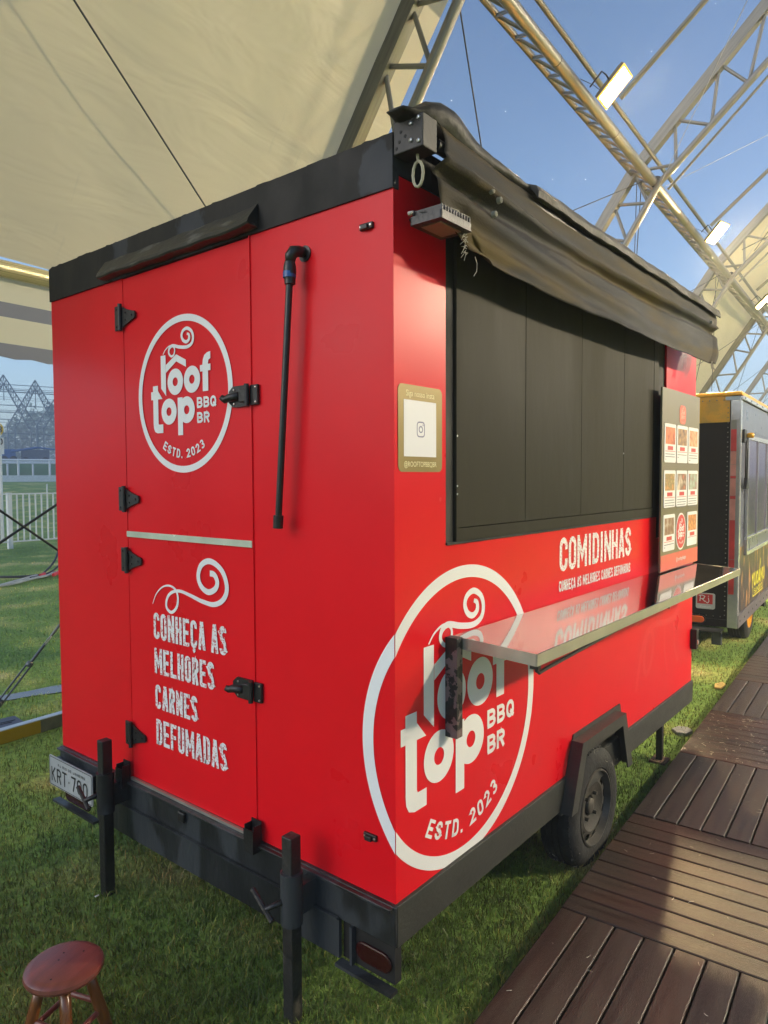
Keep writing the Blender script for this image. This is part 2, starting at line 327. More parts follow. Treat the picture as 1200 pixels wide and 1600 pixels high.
def rod(name, p, q, r, m, parent, n=10, box=None):
    p = Vector(p); q = Vector(q); d = q-p; L = d.length
    z = d.normalized(); x = Vector((1,0,0)) if abs(z.x) < .95 else Vector((0,1,0)); y = z.cross(x).normalized(); x = y.cross(z)
    sx, sy = box if box else (r, r)
    m4 = Matrix(((x.x*sx, y.x*sy, z.x*L, p.x), (x.y*sx, y.y*sy, z.y*L, p.y), (x.z*sx, y.z*sy, z.z*L, p.z), (0,0,0,1)))
    o = bpy.data.objects.new(name, unit_box(m) if box else unit_tube(m, n)); COL.objects.link(o); o.parent = parent; o.matrix_local = m4
    return o

# ---- flat print: strokes in (u,v), mapped on a plane
def stroke_geo(pts, wd, closed=False):
    """mitred strip polygon pairs"""
    P = [Vector((p[0], p[1])) for p in pts]; n = len(P); L = []; Rr = []
    W = wd if isinstance(wd, (list, tuple)) else [wd]*n
    for i in range(n):
        a = P[(i-1) % n] if (closed or i > 0) else None; b = P[(i+1) % n] if (closed or i < n-1) else None
        d1 = (P[i]-a).normalized() if a is not None else None; d2 = (b-P[i]).normalized() if b is not None else None
        if d1 is None: d1 = d2
        if d2 is None: d2 = d1
        t = d1+d2
        if t.length < 1e-6: t = d1
        t.normalize(); nn = Vector((-t.y, t.x)); c = max(.45, nn.dot(Vector((-d1.y, d1.x))))
        L.append(P[i]+nn*W[i]/2/c); Rr.append(P[i]-nn*W[i]/2/c)
    return L, Rr
class Print:
    """collects flat shapes on a plane: mapf(u,v,lift) -> xyz"""
    def __init__(s, mapf): s.m = MB(); s.map = mapf; s.k = 0
    def _lift(s): s.k += 1; return .00006*(s.k % 12)
    def stroke(s, pts, wd, closed=False):
        L, Rr = stroke_geo(pts, wd, closed); n = len(pts); h = s._lift()
        hh = [h+(0 if closed else .0005*i/n*(n > 40)) for i in range(n)]
        s.m.add([s.map(p.x, p.y, q) for p, q in zip(L, hh)]+[s.map(p.x, p.y, q) for p, q in zip(Rr, hh)], [(i, (i+1) % n, (i+1) % n+n, i+n) for i in range(n if closed else n-1)])
    def poly(s, pts):
        h = s._lift(); s.m.add([s.map(p[0], p[1], h) for p in pts], [tuple(range(len(pts)))])
    def ring(s, cx, cy, r, wd, a0=0, a1=360, n=72, sx=1):
        full = abs(a1-a0) >= 359.9
        pts = [(cx+sx*r*math.cos(R(a0+(a1-a0)*i/n)), cy+r*math.sin(R(a0+(a1-a0)*i/n))) for i in range(n if full else n+1)]
        s.stroke(pts, wd, full)
def arc(cx, cy, rx, ry, a0, a1, n=7): return [(cx+rx*math.cos(R(a0+(a1-a0)*i/n)), cy+ry*math.sin(R(a0+(a1-a0)*i/n))) for i in range(n+1)]
def catmull(P, k=5):
    out = []
    for i in range(len(P)-1):
        p0 = P[max(i-1, 0)]; p1 = P[i]; p2 = P[i+1]; p3 = P[min(i+2, len(P)-1)]
        for j in range(k):
            t = j/k; out.append(tuple(.5*((2*b)+(-a+c)*t+(2*a-5*b+4*c-d)*t*t+(-a+3*b-3*c+d)*t**3) for a, b, c, d in zip(p0, p1, p2, p3)))
    out.append(P[-1]); return out
def glyph(ch, w, h, t, rnd=1.0):
    """strokes of one capital in a w x h box, pen width t; returns list of (points, closed)"""
    l, r = t/2, w-t/2; b, T = t/2, h-t/2; cx = w/2; a = (r-l)/2; ry = min(a*rnd, (T-b)/2*.98); m = h/2; r2 = min(ry, (T-m)/1.7); q4 = min(ry, (T-b)/4*1.02)
    up = arc(cx, T-ry, a, ry, 0, 180); dn = arc(cx, b+ry, a, ry, 180, 360)
    G = {
     'O': [(up+dn, True)], '0': [(up+dn, True)],
     'Q': [(up+dn, True), ([(cx, b+ry), (r+t*.3, b-t*.2)], False)],
     'C': [([(r, T-ry-h*.10)]+up+dn+[(r, b+ry+h*.10)], False)],
     'G': [([(r, T-ry-h*.10)]+up+dn+[(r, m), (cx, m)], False)],
     'U': [([(l, h)]+dn+[(r, h)], False)],
     'D': [([(l, 0), (l, T), (cx-a*.2, T)]+arc(cx-a*.1, T-ry, a*1.1, ry, 90, 0)+arc(cx-a*.1, b+ry, a*1.1, ry, 360, 270)+[(l, b)], False)],
     'I': [([(cx, 0), (cx, h)], False)], '1': [([(cx, 0), (cx, h)], False), ([(cx, T), (l, T-h*.15)], False)],
     'L': [([(l, h), (l, b), (w, b)], False)],
     'E': [([(w, T), (l, T), (l, b), (w, b)], False), ([(l, m), (w*.88, m)], False)],
     'F': [([(w, T), (l, T), (l, 0)], False), ([(l, m), (w*.88, m)], False)],
     'H': [([(l, 0), (l, h)], False), ([(r, 0), (r, h)], False), ([(l, m), (r, m)], False)],
     'N': [([(l, 0), (l, h)], False), ([(r, 0), (r, h)], False), ([(l, h-t*.6), (r, t*.6)], False)],
     'M': [([(l, 0), (l, h)], False), ([(r, 0), (r, h)], False), ([(l, h-t*.5), (cx, h*.34), (r, h-t*.5)], False)],
     'A': [([(l*.8, 0), (cx-t*.12, h)], False), ([(w-l*.8, 0), (cx+t*.12, h)], False), ([(l+a*.4, h*.28), (r-a*.4, h*.28)], False)],
     'T': [([(0, T), (w, T)], False), ([(cx, T), (cx, 0)], False)],
     'K': [([(l, 0), (l, h)], False), ([(r, h), (l+t*.2, m*.9)], False), ([(l+a*.5, m*1.1), (r, 0)], False)],
     'Y': [([(l, h), (cx, m)], False), ([(r, h), (cx, m), (cx, 0)], False)],
     'J': [([(r, h)]+list(reversed(dn)), False)],
     'R': [([(l, 0), (l, T), (cx, T)]+arc(cx, T-r2*.98, a, r2*.98, 90, 0)+arc(cx, m+r2*.6, a, r2*.6, 360, 270)+[(l, m)], False), ([(cx, m), (r, 0)], False)],
     'P': [([(l, 0), (l, T), (cx, T)]+arc(cx, T-r2*.98, a, r2*.98, 90, 0)+arc(cx, m+r2*.6, a, r2*.6, 360, 270)+[(l, m)], False)],
     'B': [([(l, b), (l, T), (cx*.9, T)]+arc(cx, T-(T-m)/2, a*.9, (T-m)/2, 90, -90)+[(l, m)], False), ([(l, m), (cx*.9, m)]+arc(cx, b+(m-b)/2, a, (m-b)/2, 90, -90)+[(l-t*.4, b)], False)],
     'S': [([(r, T-q4-h*.03)]+arc(cx, T-q4, a, q4, 0, 180)+arc(cx, T-q4, a, T-q4-m, 180, 270, 4)+arc(cx, b+q4, a, m-b-q4, 90, 0, 4)+arc(cx, b+q4, a, q4, 360, 180)+[(l, b+q4+h*.03)], False)],
     '2': [([(l, T-ry)]+list(reversed(up))+[(r, m+ry*.4), (l, b), (w, b)], False)],
     '3': [(arc(cx, T-(T-m)/2, a, (T-m)/2, 160, -90, 10)+[(cx*.8, m)], False), ([(cx*.8, m)]+arc(cx, b+(m-b)/2, a, (m-b)/2, 90, -160, 10), False)],
     '7': [([(0, T), (r, T), (cx*.8, 0)], False)], '.': [([(0, t/2), (t, t/2)], False)], '-': [([(cx-t*.4, m*.9), (cx+t*.4, m*.9)], False)],
    }
    if ch == 'Ç': return G['C']+[([(cx, 0), (cx, -h*.08), (cx-a*.5, -h*.13)], False)]
    return G.get(ch, [])
WID = {'I': .48, 'M': 1.35, '.': .3, ' ': .5, '-': .5, '1': .6, 'N': 1.08}
def text(pr, s, u0, u1, v0, h, t, gap=.22, shear=0., fit=True):
    """write s between u0..u1 on baseline v0 (v1 = per-unit rise shear)"""
    sgn = 1
    tot = sum(WID.get(c, 1.) for c in s)+gap*(len(s)-1); W = (u1-u0)/tot; x = u0
    for c in s:
        cw = WID.get(c, 1.)*W
        for pts, cl in glyph(c, cw if c != 'I' else cw, h, t):
            pr.stroke([(x+p[0], v0+p[1]+shear*(x+p[0]-u0)) for p in pts], t, cl)
        x += cw+gap*W
def arctext(pr, s, cx, cy, r0, r1, a0, a1, t, gap=.35):
    n = len(s); tot = sum(WID.get(c, 1.) for c in s)+gap*(n-1); rm = (r0+r1)/2; h = r1-r0
    W = R(a1-a0)*rm/tot; x = 0
    for c in s:
        cw = WID.get(c, 1.)*W
        for pts, cl in glyph(c, cw, h, t):
            q = []
            for p in pts:
                th = R(a0)+(x+p[0])/rm; rr = r1-p[1]
                q.append((cx+rr*math.cos(th), cy+rr*math.sin(th)))
            pr.stroke(q, t, cl)
        x += cw+gap*W
def emblem(pr, cx, cy, s, ring=True, ringw=.085):
    """round emblem in unit radius; ring, steam curl, the words, date"""
    def T(pts): return [(cx+s*p[0], cy+s*p[1]) for p in pts]
    if ring: pr.ring(cx, cy, s*(1-ringw/2), s*ringw, n=96)
    sw = [(-.411,.551),(-.35,.61),(-.25,.648),(-.17,.62),(-.150,.575),(-.178,.52),(-.234,.513),(-.281,.56),(-.262,.618),(-.19,.642),(-.042,.608),(.112,.592),(.215,.626),(.243,.701),(.211,.777),(.118,.824),(.034,.801),(.005,.744),(.038,.682),(.106,.656),(.16,.685),(.158,.737),(.117,.757)]
    sw = [(u, v-.01) for u, v in sw]; c = catmull(sw, 5); n = len(c)
    wv = [s*min(.042, .012+.016*i/(n*.25)+(.02 if i > n*.42 else .02*max(0, (i-n*.34)/(n*.08)))) if i < n*.9 else s*(.045-.02*(i-n*.9)/(n*.1)) for i in range(n)]
    pr.stroke(T(c), wv)
    pr.poly(T([(-.465,.105),(-.355,.0),(-.355,.53),(-.465,.53)]))                      # r stem
    pr.poly(T([(-.352,.30),(-.12,.425),(-.12,.515),(-.352,.40)])); pr.poly(T([(-.119,.425),(.085,.335),(.085,.425),(-.119,.515)]))
    for x, z in ((-.150,.168),(.205,.168),(-.298,-.205)): pr.ring(cx+s*x, cy+s*z, s*.112, s*.112, n=40)
    pr.poly(T([(.425,.0),(.535,.0),(.535,.33),(.425,.33)])); pr.poly(T([(.425,.3302),(.535,.3302),(.545,.375),(.585,.39),(.585,.475),(.52,.468),(.465,.44),(.435,.39)]))
    pr.poly(T([(.375,.245),(.585,.245),(.585,.325),(.375,.325)]))
    pr.poly(T([(-.655,-.34),(-.54,-.34),(-.54,.15),(-.655,.15)])); pr.poly(T([(-.655,-.3402),(-.54,-.3402),(-.53,-.362),(-.435,-.362),(-.435,-.475),(-.565,-.475),(-.62,-.455),(-.648,-.41)]))
    pr.poly(T([(-.70,-.03),(-.44,-.03),(-.535,.075),(-.70,.075)]))
    pr.poly(T([(-.105,-.52),(.0,-.52),(.0,-.04),(-.105,-.04)])); pr.ring(cx+s*.085, cy-s*.205, s*.112, s*.112, n=40)
    text(pr, 'BBQ', cx+s*.30, cx+s*.685, cy-s*.20, s*.135, s*.030, gap=.16); text(pr, 'BR', cx+s*.30, cx+s*.55, cy-s*.385, s*.135, s*.030, gap=.16)
    arctext(pr, 'ESTD. 2023', cx, cy, s*.70, s*.815, 236, 304, s*.022)
def wallmap(y): return lambda u, v, h: (u, y-h, v)            # on the long side, u = x
def endmap(x, flip=True): return lambda u, v, h: (x-h, -u, v)  # on the end wall, u = -y
exec_order = []

# ================================================================== ground
A = R(3.65); CA, SA = math.cos(A), math.sin(A)
def TL(e1, e2, z=0): return (e1*CA-e2*SA, e1*SA+e2*CA, z)     # tent grid -> world
def height(x, y):
    d = math.hypot(x+1.5, y+1.2); t = min(1, max(0, (d-22)/34)); return 1.5*t*t*(3-2*t) if d < 400 else 1.5
def ground_sheet():
    rings = [0, 2, 4, 7, 10, 14, 18, 22, 25, 28, 32, 36, 40, 44, 48, 52, 56, 70, 100, 150, 300, 600]; n = 72; m = MB(); vs = [(-1.5, -1.2, 0)]
    for r in rings[1:]:
        for k in range(n):
            t = 2*math.pi*k/n; x, y = -1.5+r*math.cos(t), -1.2+r*math.sin(t); vs.append((x, y, height(x, y)))
    fs = [(0, 1+k, 1+(k+1) % n) for k in range(n)]
    for i in range(len(rings)-2):
        for k in range(n): fs.append((1+i*n+k, 1+(i+1)*n+k, 1+(i+1)*n+(k+1) % n, 1+i*n+(k+1) % n))
    return m.add(vs, fs)
ground_sheet().build('ground', GROUND, smooth=True, kind='structure')

CAMP = Vector((-1.546, -1.221))
def puddle_in(x, y, k=1.0):
    u, v = x-1.02, y-4.33; c, s = math.cos(R(-14)), math.sin(R(-14)); a = u*c+v*s; b = -u*s+v*c
    r = 1+.16*math.sin(a*7+1)+.1*math.sin(a*17)
    return abs(b) < .085*k*r and abs(a) < .95
def make_grass(n, near, far, hgt, wid, name, seed):
    g = np.random.default_rng(seed)
    ang = g.uniform(R(39.1-44), R(39.1+46), n); 
    rr = near*(far/near)**g.uniform(0, 1, n)
    x = CAMP.x+rr*np.cos(ang); y = CAMP.y+rr*np.sin(ang)
    e1 = x*CA+y*SA; e2 = -x*SA+y*CA
    keep = ~((e2 < -.165) & (e2 > -3.4))
    keep &= ~((np.abs(e2-3.43) < .07))
    keep &= ~np.array([puddle_in(a, b) for a, b in zip(x, y)])
    x, y, rr = x[keep], y[keep], rr[keep]; n = len(x)
    k = .55+.45*np.clip(rr/6, .6, 3)
    H = hgt*g.uniform(.55, 1.35, n)*np.where(rr > 5, 1.0, 1.0); Wd = wid*k*g.uniform(.7, 1.4, n)
    az = g.uniform(0, 2*np.pi, n); lean = g.uniform(.15, 1.1, n); la = g.uniform(0, 2*np.pi, n)+.5*np.sin(x*3)+.5*np.cos(y*2.3)
    dx, dy = np.cos(az)*Wd/2, np.sin(az)*Wd/2
    lx, ly = np.cos(la)*lean*H, np.sin(la)*lean*H
    z0 = np.array([height(a, b) for a, b in zip(x, y)])-.004
    V = np.zeros((n, 5, 3), np.float32)
    V[:,0] = np.stack([x-dx, y-dy, z0], 1); V[:,1] = np.stack([x+dx, y+dy, z0], 1)
    V[:,2] = np.stack([x+dx*.75+lx*.35, y+dy*.75+ly*.35, z0+H*.62], 1); V[:,3] = np.stack([x-dx*.75+lx*.35, y-dy*.75+ly*.35, z0+H*.62], 1)
    V[:,4] = np.stack([x+lx, y+ly, z0+H*(1.02-.25*lean)], 1)
    base = (np.arange(n)*5)[:,None]
    loops = np.concatenate([base+np.array([[0,1,2,3]]), base+np.array([[3,2,4]])], 1).ravel().astype(np.int32)
    me = bpy.data.meshes.new(name); me.vertices.add(n*5); me.vertices.foreach_set('co', V.ravel())
    me.loops.add(n*7); me.loops.foreach_set('vertex_index', loops); me.polygons.add(n*2)
    st = np.stack([np.arange(n)*7, np.arange(n)*7+4], 1).ravel().astype(np.int32); me.polygons.foreach_set('loop_start', st)
    me.polygons.foreach_set('loop_total', np.tile([4, 3], n).astype(np.int32)); me.update(calc_edges=True)
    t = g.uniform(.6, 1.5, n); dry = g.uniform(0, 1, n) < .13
    ox = -x*SA+y*CA; worn = np.clip((3.9-ox)/1.0, 0, 1)   # trampled browner turf; tent shade and outdoor light painted into the tint
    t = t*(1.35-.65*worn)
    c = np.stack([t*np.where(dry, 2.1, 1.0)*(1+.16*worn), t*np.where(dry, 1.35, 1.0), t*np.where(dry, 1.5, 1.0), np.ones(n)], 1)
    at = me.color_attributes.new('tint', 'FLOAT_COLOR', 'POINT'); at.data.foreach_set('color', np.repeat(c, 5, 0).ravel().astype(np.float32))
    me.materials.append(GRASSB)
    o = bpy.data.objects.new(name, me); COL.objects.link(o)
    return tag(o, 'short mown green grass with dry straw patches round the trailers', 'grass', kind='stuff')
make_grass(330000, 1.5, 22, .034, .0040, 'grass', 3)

pm = MB(); pts = []
for i in range(41):
    a = -.95+1.9*i/40; r = .085*(1+.16*math.sin(a*7+1)+.1*math.sin(a*17))*max(.02, math.sqrt(max(0, 1-(a/.95)**4))); pts.append((a, r))
c, s = math.cos(R(-14)), math.sin(R(-14))
vs = [(1.02+a*c-r*s, 4.33+a*s+r*c, .008) for a, r in pts]+[(1.02+a*c+r*s, 4.33+a*s-r*c, .008) for a, r in pts]
pm.add(vs, [(i, i+41, i+42, i+1) for i in range(40)]).build('puddle', WATER, kind='structure')

# ================================================================== boardwalk: square modules of nine planks
deck = empty('boardwalk', (0,0,0), A, kind='structure')
def plank_mesh(L, wd, m, sd):
    g = random.Random(sd); b = MB(); t = .022; c = .003
    prof = [(-wd/2, 0), (wd/2, 0), (wd/2, t-c), (wd/2-c, t), (-wd/2+c, t), (-wd/2, t-c)]
    b.prism(prof, 0, 0, L); me = bpy.data.meshes.new('plank'); me.from_pydata(b.v, [], b.f); me.materials.append(m); return me
PL = [[plank_mesh(.905, .0935, mm, i) for i in range(3)] for mm in (DECK, DECKW)]
MOD, E0, DZ = .912, .847, .070
cnt = 0
def deck_variant(base, i, tint, wet):
    m = base.copy(); m.name = base.name+'_tone'
    n = m.node_tree.nodes
    for q in n:
        if q.type == 'VECT_MATH' and q.operation == 'SCALE': q.inputs[0].default_value = [v*f for v, f in zip(q.inputs[0].default_value, tint)]
    return m
tones = [(1,1,1), (.66,.68,.72), (1.35,1.12,1.0), (1.0,.80,.78)]
DM = [deck_variant(DECK, i, t, 0) for i, t in enumerate(tones)]; DW = [deck_variant(DECKW, i, t, 1) for i, t in enumerate(tones)]
PLM = {}
for wet, lst in ((0, DM), (1, DW)):
    for i, m in enumerate(lst):
        PLM[(wet, i)] = plank_mesh(.905, .0935, m, i)
for col in range(3):
    for k in range(-2, 14):
        along = (k+col) % 2 == 1          # module k=-1 (nearest) runs along e1
        wet = 1 if (k == 2 and col == 0) else 0
        e1a = E0+MOD*k; e2a = -.163-MOD*col
        if col > 0 and k > 8: continue
        for j in range(9):
            if cnt >= 330: break
            off = .0505+j*(MOD-.004)/9; z = DZ-.022+random.uniform(-.0012, .0012); rot = random.uniform(-.0015, .0015)
            me = PLM[(wet, random.choice([0,0,1,2,3]))]
            if along: m4 = Matrix.Translation((e1a+.003, e2a-off, z)) @ Matrix.Rotation(rot, 4, 'Z')
            else: m4 = Matrix.Translation((e1a+off, e2a-.003, z)) @ Matrix.Rotation(-math.pi/2+rot, 4, 'Z')
            inst('plank', me, m4, deck); cnt += 1
b = MB()
for e2 in (-.18, -.62, -1.06, -1.5, -1.95, -2.4, -2.87): b.box(-1.1, 13.5, e2-.02, e2+.012, .004, DZ-.026)
b.build('joist', DECKS, deck)
MB().box(-1.1, 13.5, -.172, -.162, .006, DZ-.008).build('edge_board', DECKS, deck)
MB().box(-1.1, 13.5, -2.85, -.19, .002, .012).build('underlay', DARK, deck)
def scatter(n, region, z, wd, ln, name, m, **kw):
    b = MB()
    for i in range(n):
        x, y = region(); a = random.uniform(0, 6.28); L = ln*random.uniform(.4, 1.3); pts = []
        bend = random.uniform(-.8, .8)
        for k in range(4): pts.append((x+math.cos(a+bend*k/3)*L*k/3, y+math.sin(a+bend*k/3)*L*k/3))
        Lf, Rt = stroke_geo(pts, wd*random.uniform(.6, 1.3)); h = z+random.uniform(.0005, .004)
        b.add([(p.x, p.y, h) for p in Lf]+[(p.x, p.y, h+.0008) for p in Rt], [(k, k+1, k+5, k+4) for k in range(3)])
    return b.build(name, m, **kw)
def decreg():
    e1 = random.uniform(0, 3.9); return TL(e1, random.uniform(-.95, -.2))[:2]
def wetreg():
    e1 = random.uniform(2.68, 3.55); return TL(e1, random.uniform(-.9, -.2))[:2]
scatter(110, decreg, DZ+.002, .0011, .02, 'grass_clippings', STRAW, kind='stuff', label='pale dry grass clippings scattered over the dark deck planks', cat='clippings')
scatter(160, wetreg, DZ+.002, .0010, .022, 'grass_clippings', STRAW, kind='stuff', label='dense grass clippings lying on the wet deck module', cat='clippings')

# ================================================================== food trailer
FT = empty('food_trailer', (0,0,0), 0, label='red roof-top barbecue food trailer with black awning, closed serving hatch and steel counter', cat='food trailer')
ZB, ZT, ZR, W_, L_ = .45, 2.462, 2.605, 1.95, 2.87
MB().box(.012, L_-.012, .012, W_, .46, 2.60).build('body', DARK, FT)
def soft_panel(name, y0, y1, z0, z1, t=.010, mt=RED, bulge=.002, x0=0., **kw):
    """end wall panel, slightly uneven sheet with folded edges"""
    b = MB(); ny, nz = 10, 14; vs = []
    for i in range(ny+1):
        for j in range(nz+1):
            y = y0+(y1-y0)*i/ny; z = z0+(z1-z0)*j/nz
            e = math.sin(math.pi*i/ny)*math.sin(math.pi*j/nz)
            vs.append((x0-bulge*e*(.6+.4*math.sin(7*y+5*z)), y, z))
    fs = [(i*(nz+1)+j, i*(nz+1)+j+1, (i+1)*(nz+1)+j+1, (i+1)*(nz+1)+j) for i in range(ny) for j in range(nz)]
    b.add(vs, fs); b.box(x0+.0003, -.0002 if x0 else t, y0, y1, z0, z1)
    return b.build(name, mt, FT, smooth=False, **kw)
soft_panel('end_panel', -.0006, .594, ZB, ZT, x0=-.0012); soft_panel('end_panel', 1.366, W_, ZB, ZT)
du = soft_panel('door_leaf', .603, 1.361, 1.455, ZT-.004, bulge=.0015); dl = soft_panel('door_leaf', .603, 1.361, ZB+.012, 1.445, bulge=.0015)
du['label'] = 'upper half door with white round emblem'; dl['label'] = 'lower half door with four lines of white lettering'
MB().box(-.006, -.0005, .594, .5985, ZB, ZT).build('door_edge_trim', RED, FT)
MB().box(-.009, -.0035, .598, 1.359, 1.441, 1.464).build('door_strip', mat('pale_reflective_strip', (.62, .68, .55), .25, .25, var=.12, scale=9), FT, bevel=.001)
# long side
sd_ = MB()
def sidebox(name, x0, x1, z0, z1, mt=RED, y0=0., y1=.011, **kw): return MB().box(x0, x1, y0, y1, z0, z1).build(name, mt, FT, **kw)
fender_in = [(1.135, ZB), (1.20, .585), (1.695, .585), (1.775, ZB)]
MB().prism([(0, ZB), (1.12, ZB), (1.19, .60), (1.705, .60), (1.79, ZB), (L_, ZB), (L_, 1.35), (.0, 1.35)], 1, 0, .011).build('side_panel', RED, FT)
sidebox('side_panel', .0, .254, 1.35, ZT+.04); sidebox('side_panel', .254, 2.198, 1.35, 1.462); sidebox('side_panel', 2.335, L_, 1.35, ZT+.04)
sidebox('roof_fascia', 0, L_, ZT+.042, 2.60, BLACKB, -.003)
sidebox('service_recess', 2.20, 2.333, 1.347, ZT+.04, DARK, .03, .04)
sidebox('recess_sticker', 2.255, 2.30, 1.235+.12, 1.34+.12, GREYP, .026, .0295); sidebox('recess_sticker', 2.24, 2.285, 1.93, 2.03, GREYP, .026, .0295)
sidebox('hatch_frame', .254, .296, 1.464, 2.44, DARK, .000, .010); sidebox('hatch_frame', .254, 2.198, 1.4635, 1.4715, DARK, -.006, .010); sidebox('hatch_frame', .297, 2.198, 2.40, 2.44, DARK, .000, .010)
for x0, x1 in ((.299, .3115), (2.112, 2.180)): sidebox('hatch_border', x0, x1, 1.473, 2.399, SHUT, -.010, .008)
sidebox('hatch_border', .3125, 2.1105, 1.473, 1.5125, SHUT, -.010, .008)
for x0, x1 in ((.3135, .7485), (.7515, 1.2325), (1.2345, 1.704), (1.707, 2.1105)): sidebox('hatch_board', x0, x1, 1.5145, 2.399, SHUT, -.0085, .008, bevel=.0012)
MB().box(2.1805, 2.198, -.002, .011, 1.472, 2.40).build('hatch_frame', DARK, FT)
for x, z in ((.303, 1.62), (.303, 1.645), (.303, 1.80), (1.70, 1.78)): MB().lathe([(0, -.0115), (.003, -.0112), (.0035, -.010)], 8, (x, 0, z), 1).build('screw', SCREW, FT)
# roof
MB().box(.0, L_, .0, W_, 2.601, 2.612).build('roof', BLACKB, FT)
def band():
    b = MB(); n = 60; vs = []
    for i in range(n+1):
        y = -.004+(W_+.004)*i/n; zt = ZR+.004*math.sin(i*.9)+.003*math.sin(i*2.7)+random.uniform(-.003, .003)
        vs += [(-.008, y, ZT), (-.008, y, zt), (.02, y, zt), (.02, y, ZT)]
    fs = []
    for i in range(n):
        for k in range(4): fs.append((i*4+k, i*4+(k+1) % 4, (i+1)*4+(k+1) % 4, (i+1)*4+k))
    fs += [(0,3,2,1), (n*4, n*4+1, n*4+2, n*4+3)]
    return b.add(vs, fs)
band().build('roof_band', BLACKB, FT)
def ledge():
    b = MB(); y0, y1 = .545, 1.475; prof = [(-.009, 2.545), (-.045, 2.492), (-.050, 2.478), (-.046, 2.472), (-.009, 2.470)]
    # (x,z) swept in y, near end flares up
    n = 24; vs = []
    for i in range(n+1):
        y = y0+(y1-y0)*i/n; f = 1+.10*math.exp(-i/1.5); dz = .002*math.sin(i*1.3)
        for x, z in prof: vs.append((x*f, y, z+dz+(.006 if i == 0 else 0)))
    fs = [(i*5+k, i*5+(k+1) % 5, (i+1)*5+(k+1) % 5, (i+1)*5+k) for i in range(n) for k in range(5)]+[(4,3,2,1,0), tuple(n*5+k for k in range(5))]
    return b.add(vs, fs)
ledge().build('drip_ledge', mat('scuffed_black_ledge', (.016, .016, .015), .45, var=.3, scale=8, bump=.3, bscale=40, col2=(.10, .10, .095), w2=.8, s2=22, thr=(.56, .62), stretch=(1, .35, 1)), FT)
# big emblem wraps round the corner
def wrap(u, v, h): return (u, -.0012-h, v) if u >= 0 else (-.0028-h, -u, v)
pr = Print(wrap); cx, cz, s_ = .358, .914, .478
ang0 = math.degrees(math.acos(-cx/(s_*.9575)))
def half_ring(pr, a0, a1, side):
    n = 80; vs = []; 
    for i in range(n+1):
        a = R(a0+(a1-a0)*i/n)
        for rr in (s_, s_*.915):
            x = cx+rr*math.cos(a); x = max(x, 0.0) if side > 0 else min(x, -1e-6); vs.append(wrap(x, cz+rr*math.sin(a), 0))
    pr.m.add(vs, [(2*i, 2*i+1, 2*i+3, 2*i+2) for i in range(n)])
amin = math.degrees(math.acos(-cx/(s_*.915)))   # where inner edge meets the corner
amax = math.degrees(math.acos(-cx/s_))
def ring_clip(pr, side):
    """exact clip of the annulus at x=0"""
    n = 240; m = pr.m
    for i in range(n):
        a, b_ = R(360*i/n), R(360*(i+1)/n)
        q = [(cx+s_*math.cos(a), cz+s_*math.sin(a)), (cx+s_*math.cos(b_), cz+s_*math.sin(b_)), (cx+s_*.915*math.cos(b_), cz+s_*.915*math.sin(b_)), (cx+s_*.915*math.cos(a), cz+s_*.915*math.sin(a))]
        out = []
        for k in range(4):
            p, r_ = q[k], q[(k+1) % 4]; ip, ir = p[0]*side >= 0, r_[0]*side >= 0
            if ip: out.append(p)
            if ip != ir:
                t = p[0]/(p[0]-r_[0]); out.append((side*1e-7, p[1]+(r_[1]-p[1])*t))
        if len(out) >= 3: m.add([wrap(x, z, 0) for x, z in out], [tuple(range(len(out)))])
ring_clip(pr, 1); emblem(pr, cx, cz, s_, ring=False); pr.m.build('round_emblem', WHITE, FT, label='large white round emblem wrapping the corner')
pr = Print(wrap); ring_clip(pr, -1); pr.m.build('emblem_ring', WHITE, FT)
pr = Print(endmap(-.0032)); emblem(pr, -.976, 1.979, .285); pr.m.build('door_emblem', WHITE, FT, label='small white round emblem on the upper door')
pr = Print(endmap(-.0032))
for t_, a_, b_, z_, h_ in (('CONHEÇA AS', 1.190, .745, 1.053, .103), ('MELHORES', 1.188, .817, .918, .100), ('CARNES', 1.187, .918, .780, .095), ('DEFUMADAS', 1.185, .752, .638, .101)):
    text(pr, t_, -a_, -b_, z_, h_, .0150, gap=.20)
pr.m.build('door_lettering', WORN, FT)
sw2 = [(1.193,1.189),(1.169,1.228),(1.127,1.259),(1.08,1.269),(1.041,1.257),(1.027,1.227),(1.037,1.191),(1.07,1.169),(1.101,1.184),(1.097,1.218),(1.068,1.244),(1.016,1.255),(.953,1.246),(.88,1.231),(.81,1.227),(.758,1.251),(.738,1.292),(.756,1.341),(.795,1.37),(.841,1.379),(.883,1.36),(.9,1.321),(.885,1.286),(.844,1.268),(.803,1.283),(.791,1.309),(.807,1.333),(.832,1.336)]
c = catmull([(-a, b) for a, b in sw2], 5); n = len(c)
pr = Print(endmap(-.0032)); pr.stroke(c, [.003+.009*min(1, i/(n*.2)) + .009*min(1, max(0, i-n*.42)/(n*.15)) for i in range(n)]); pr.m.build('steam_curl_print', WHITE, FT)
pr = Print(wallmap(-.0012)); text(pr, 'COMIDINHAS', 1.052, 1.832, 1.295, .136, .0225, gap=.16); text(pr, 'CONHEÇA AS MELHORES CARNES DEFUMADAS', 1.048, 1.828, 1.216, .044, .0068, gap=.22)
pr.m.build('side_lettering', WORN, FT)
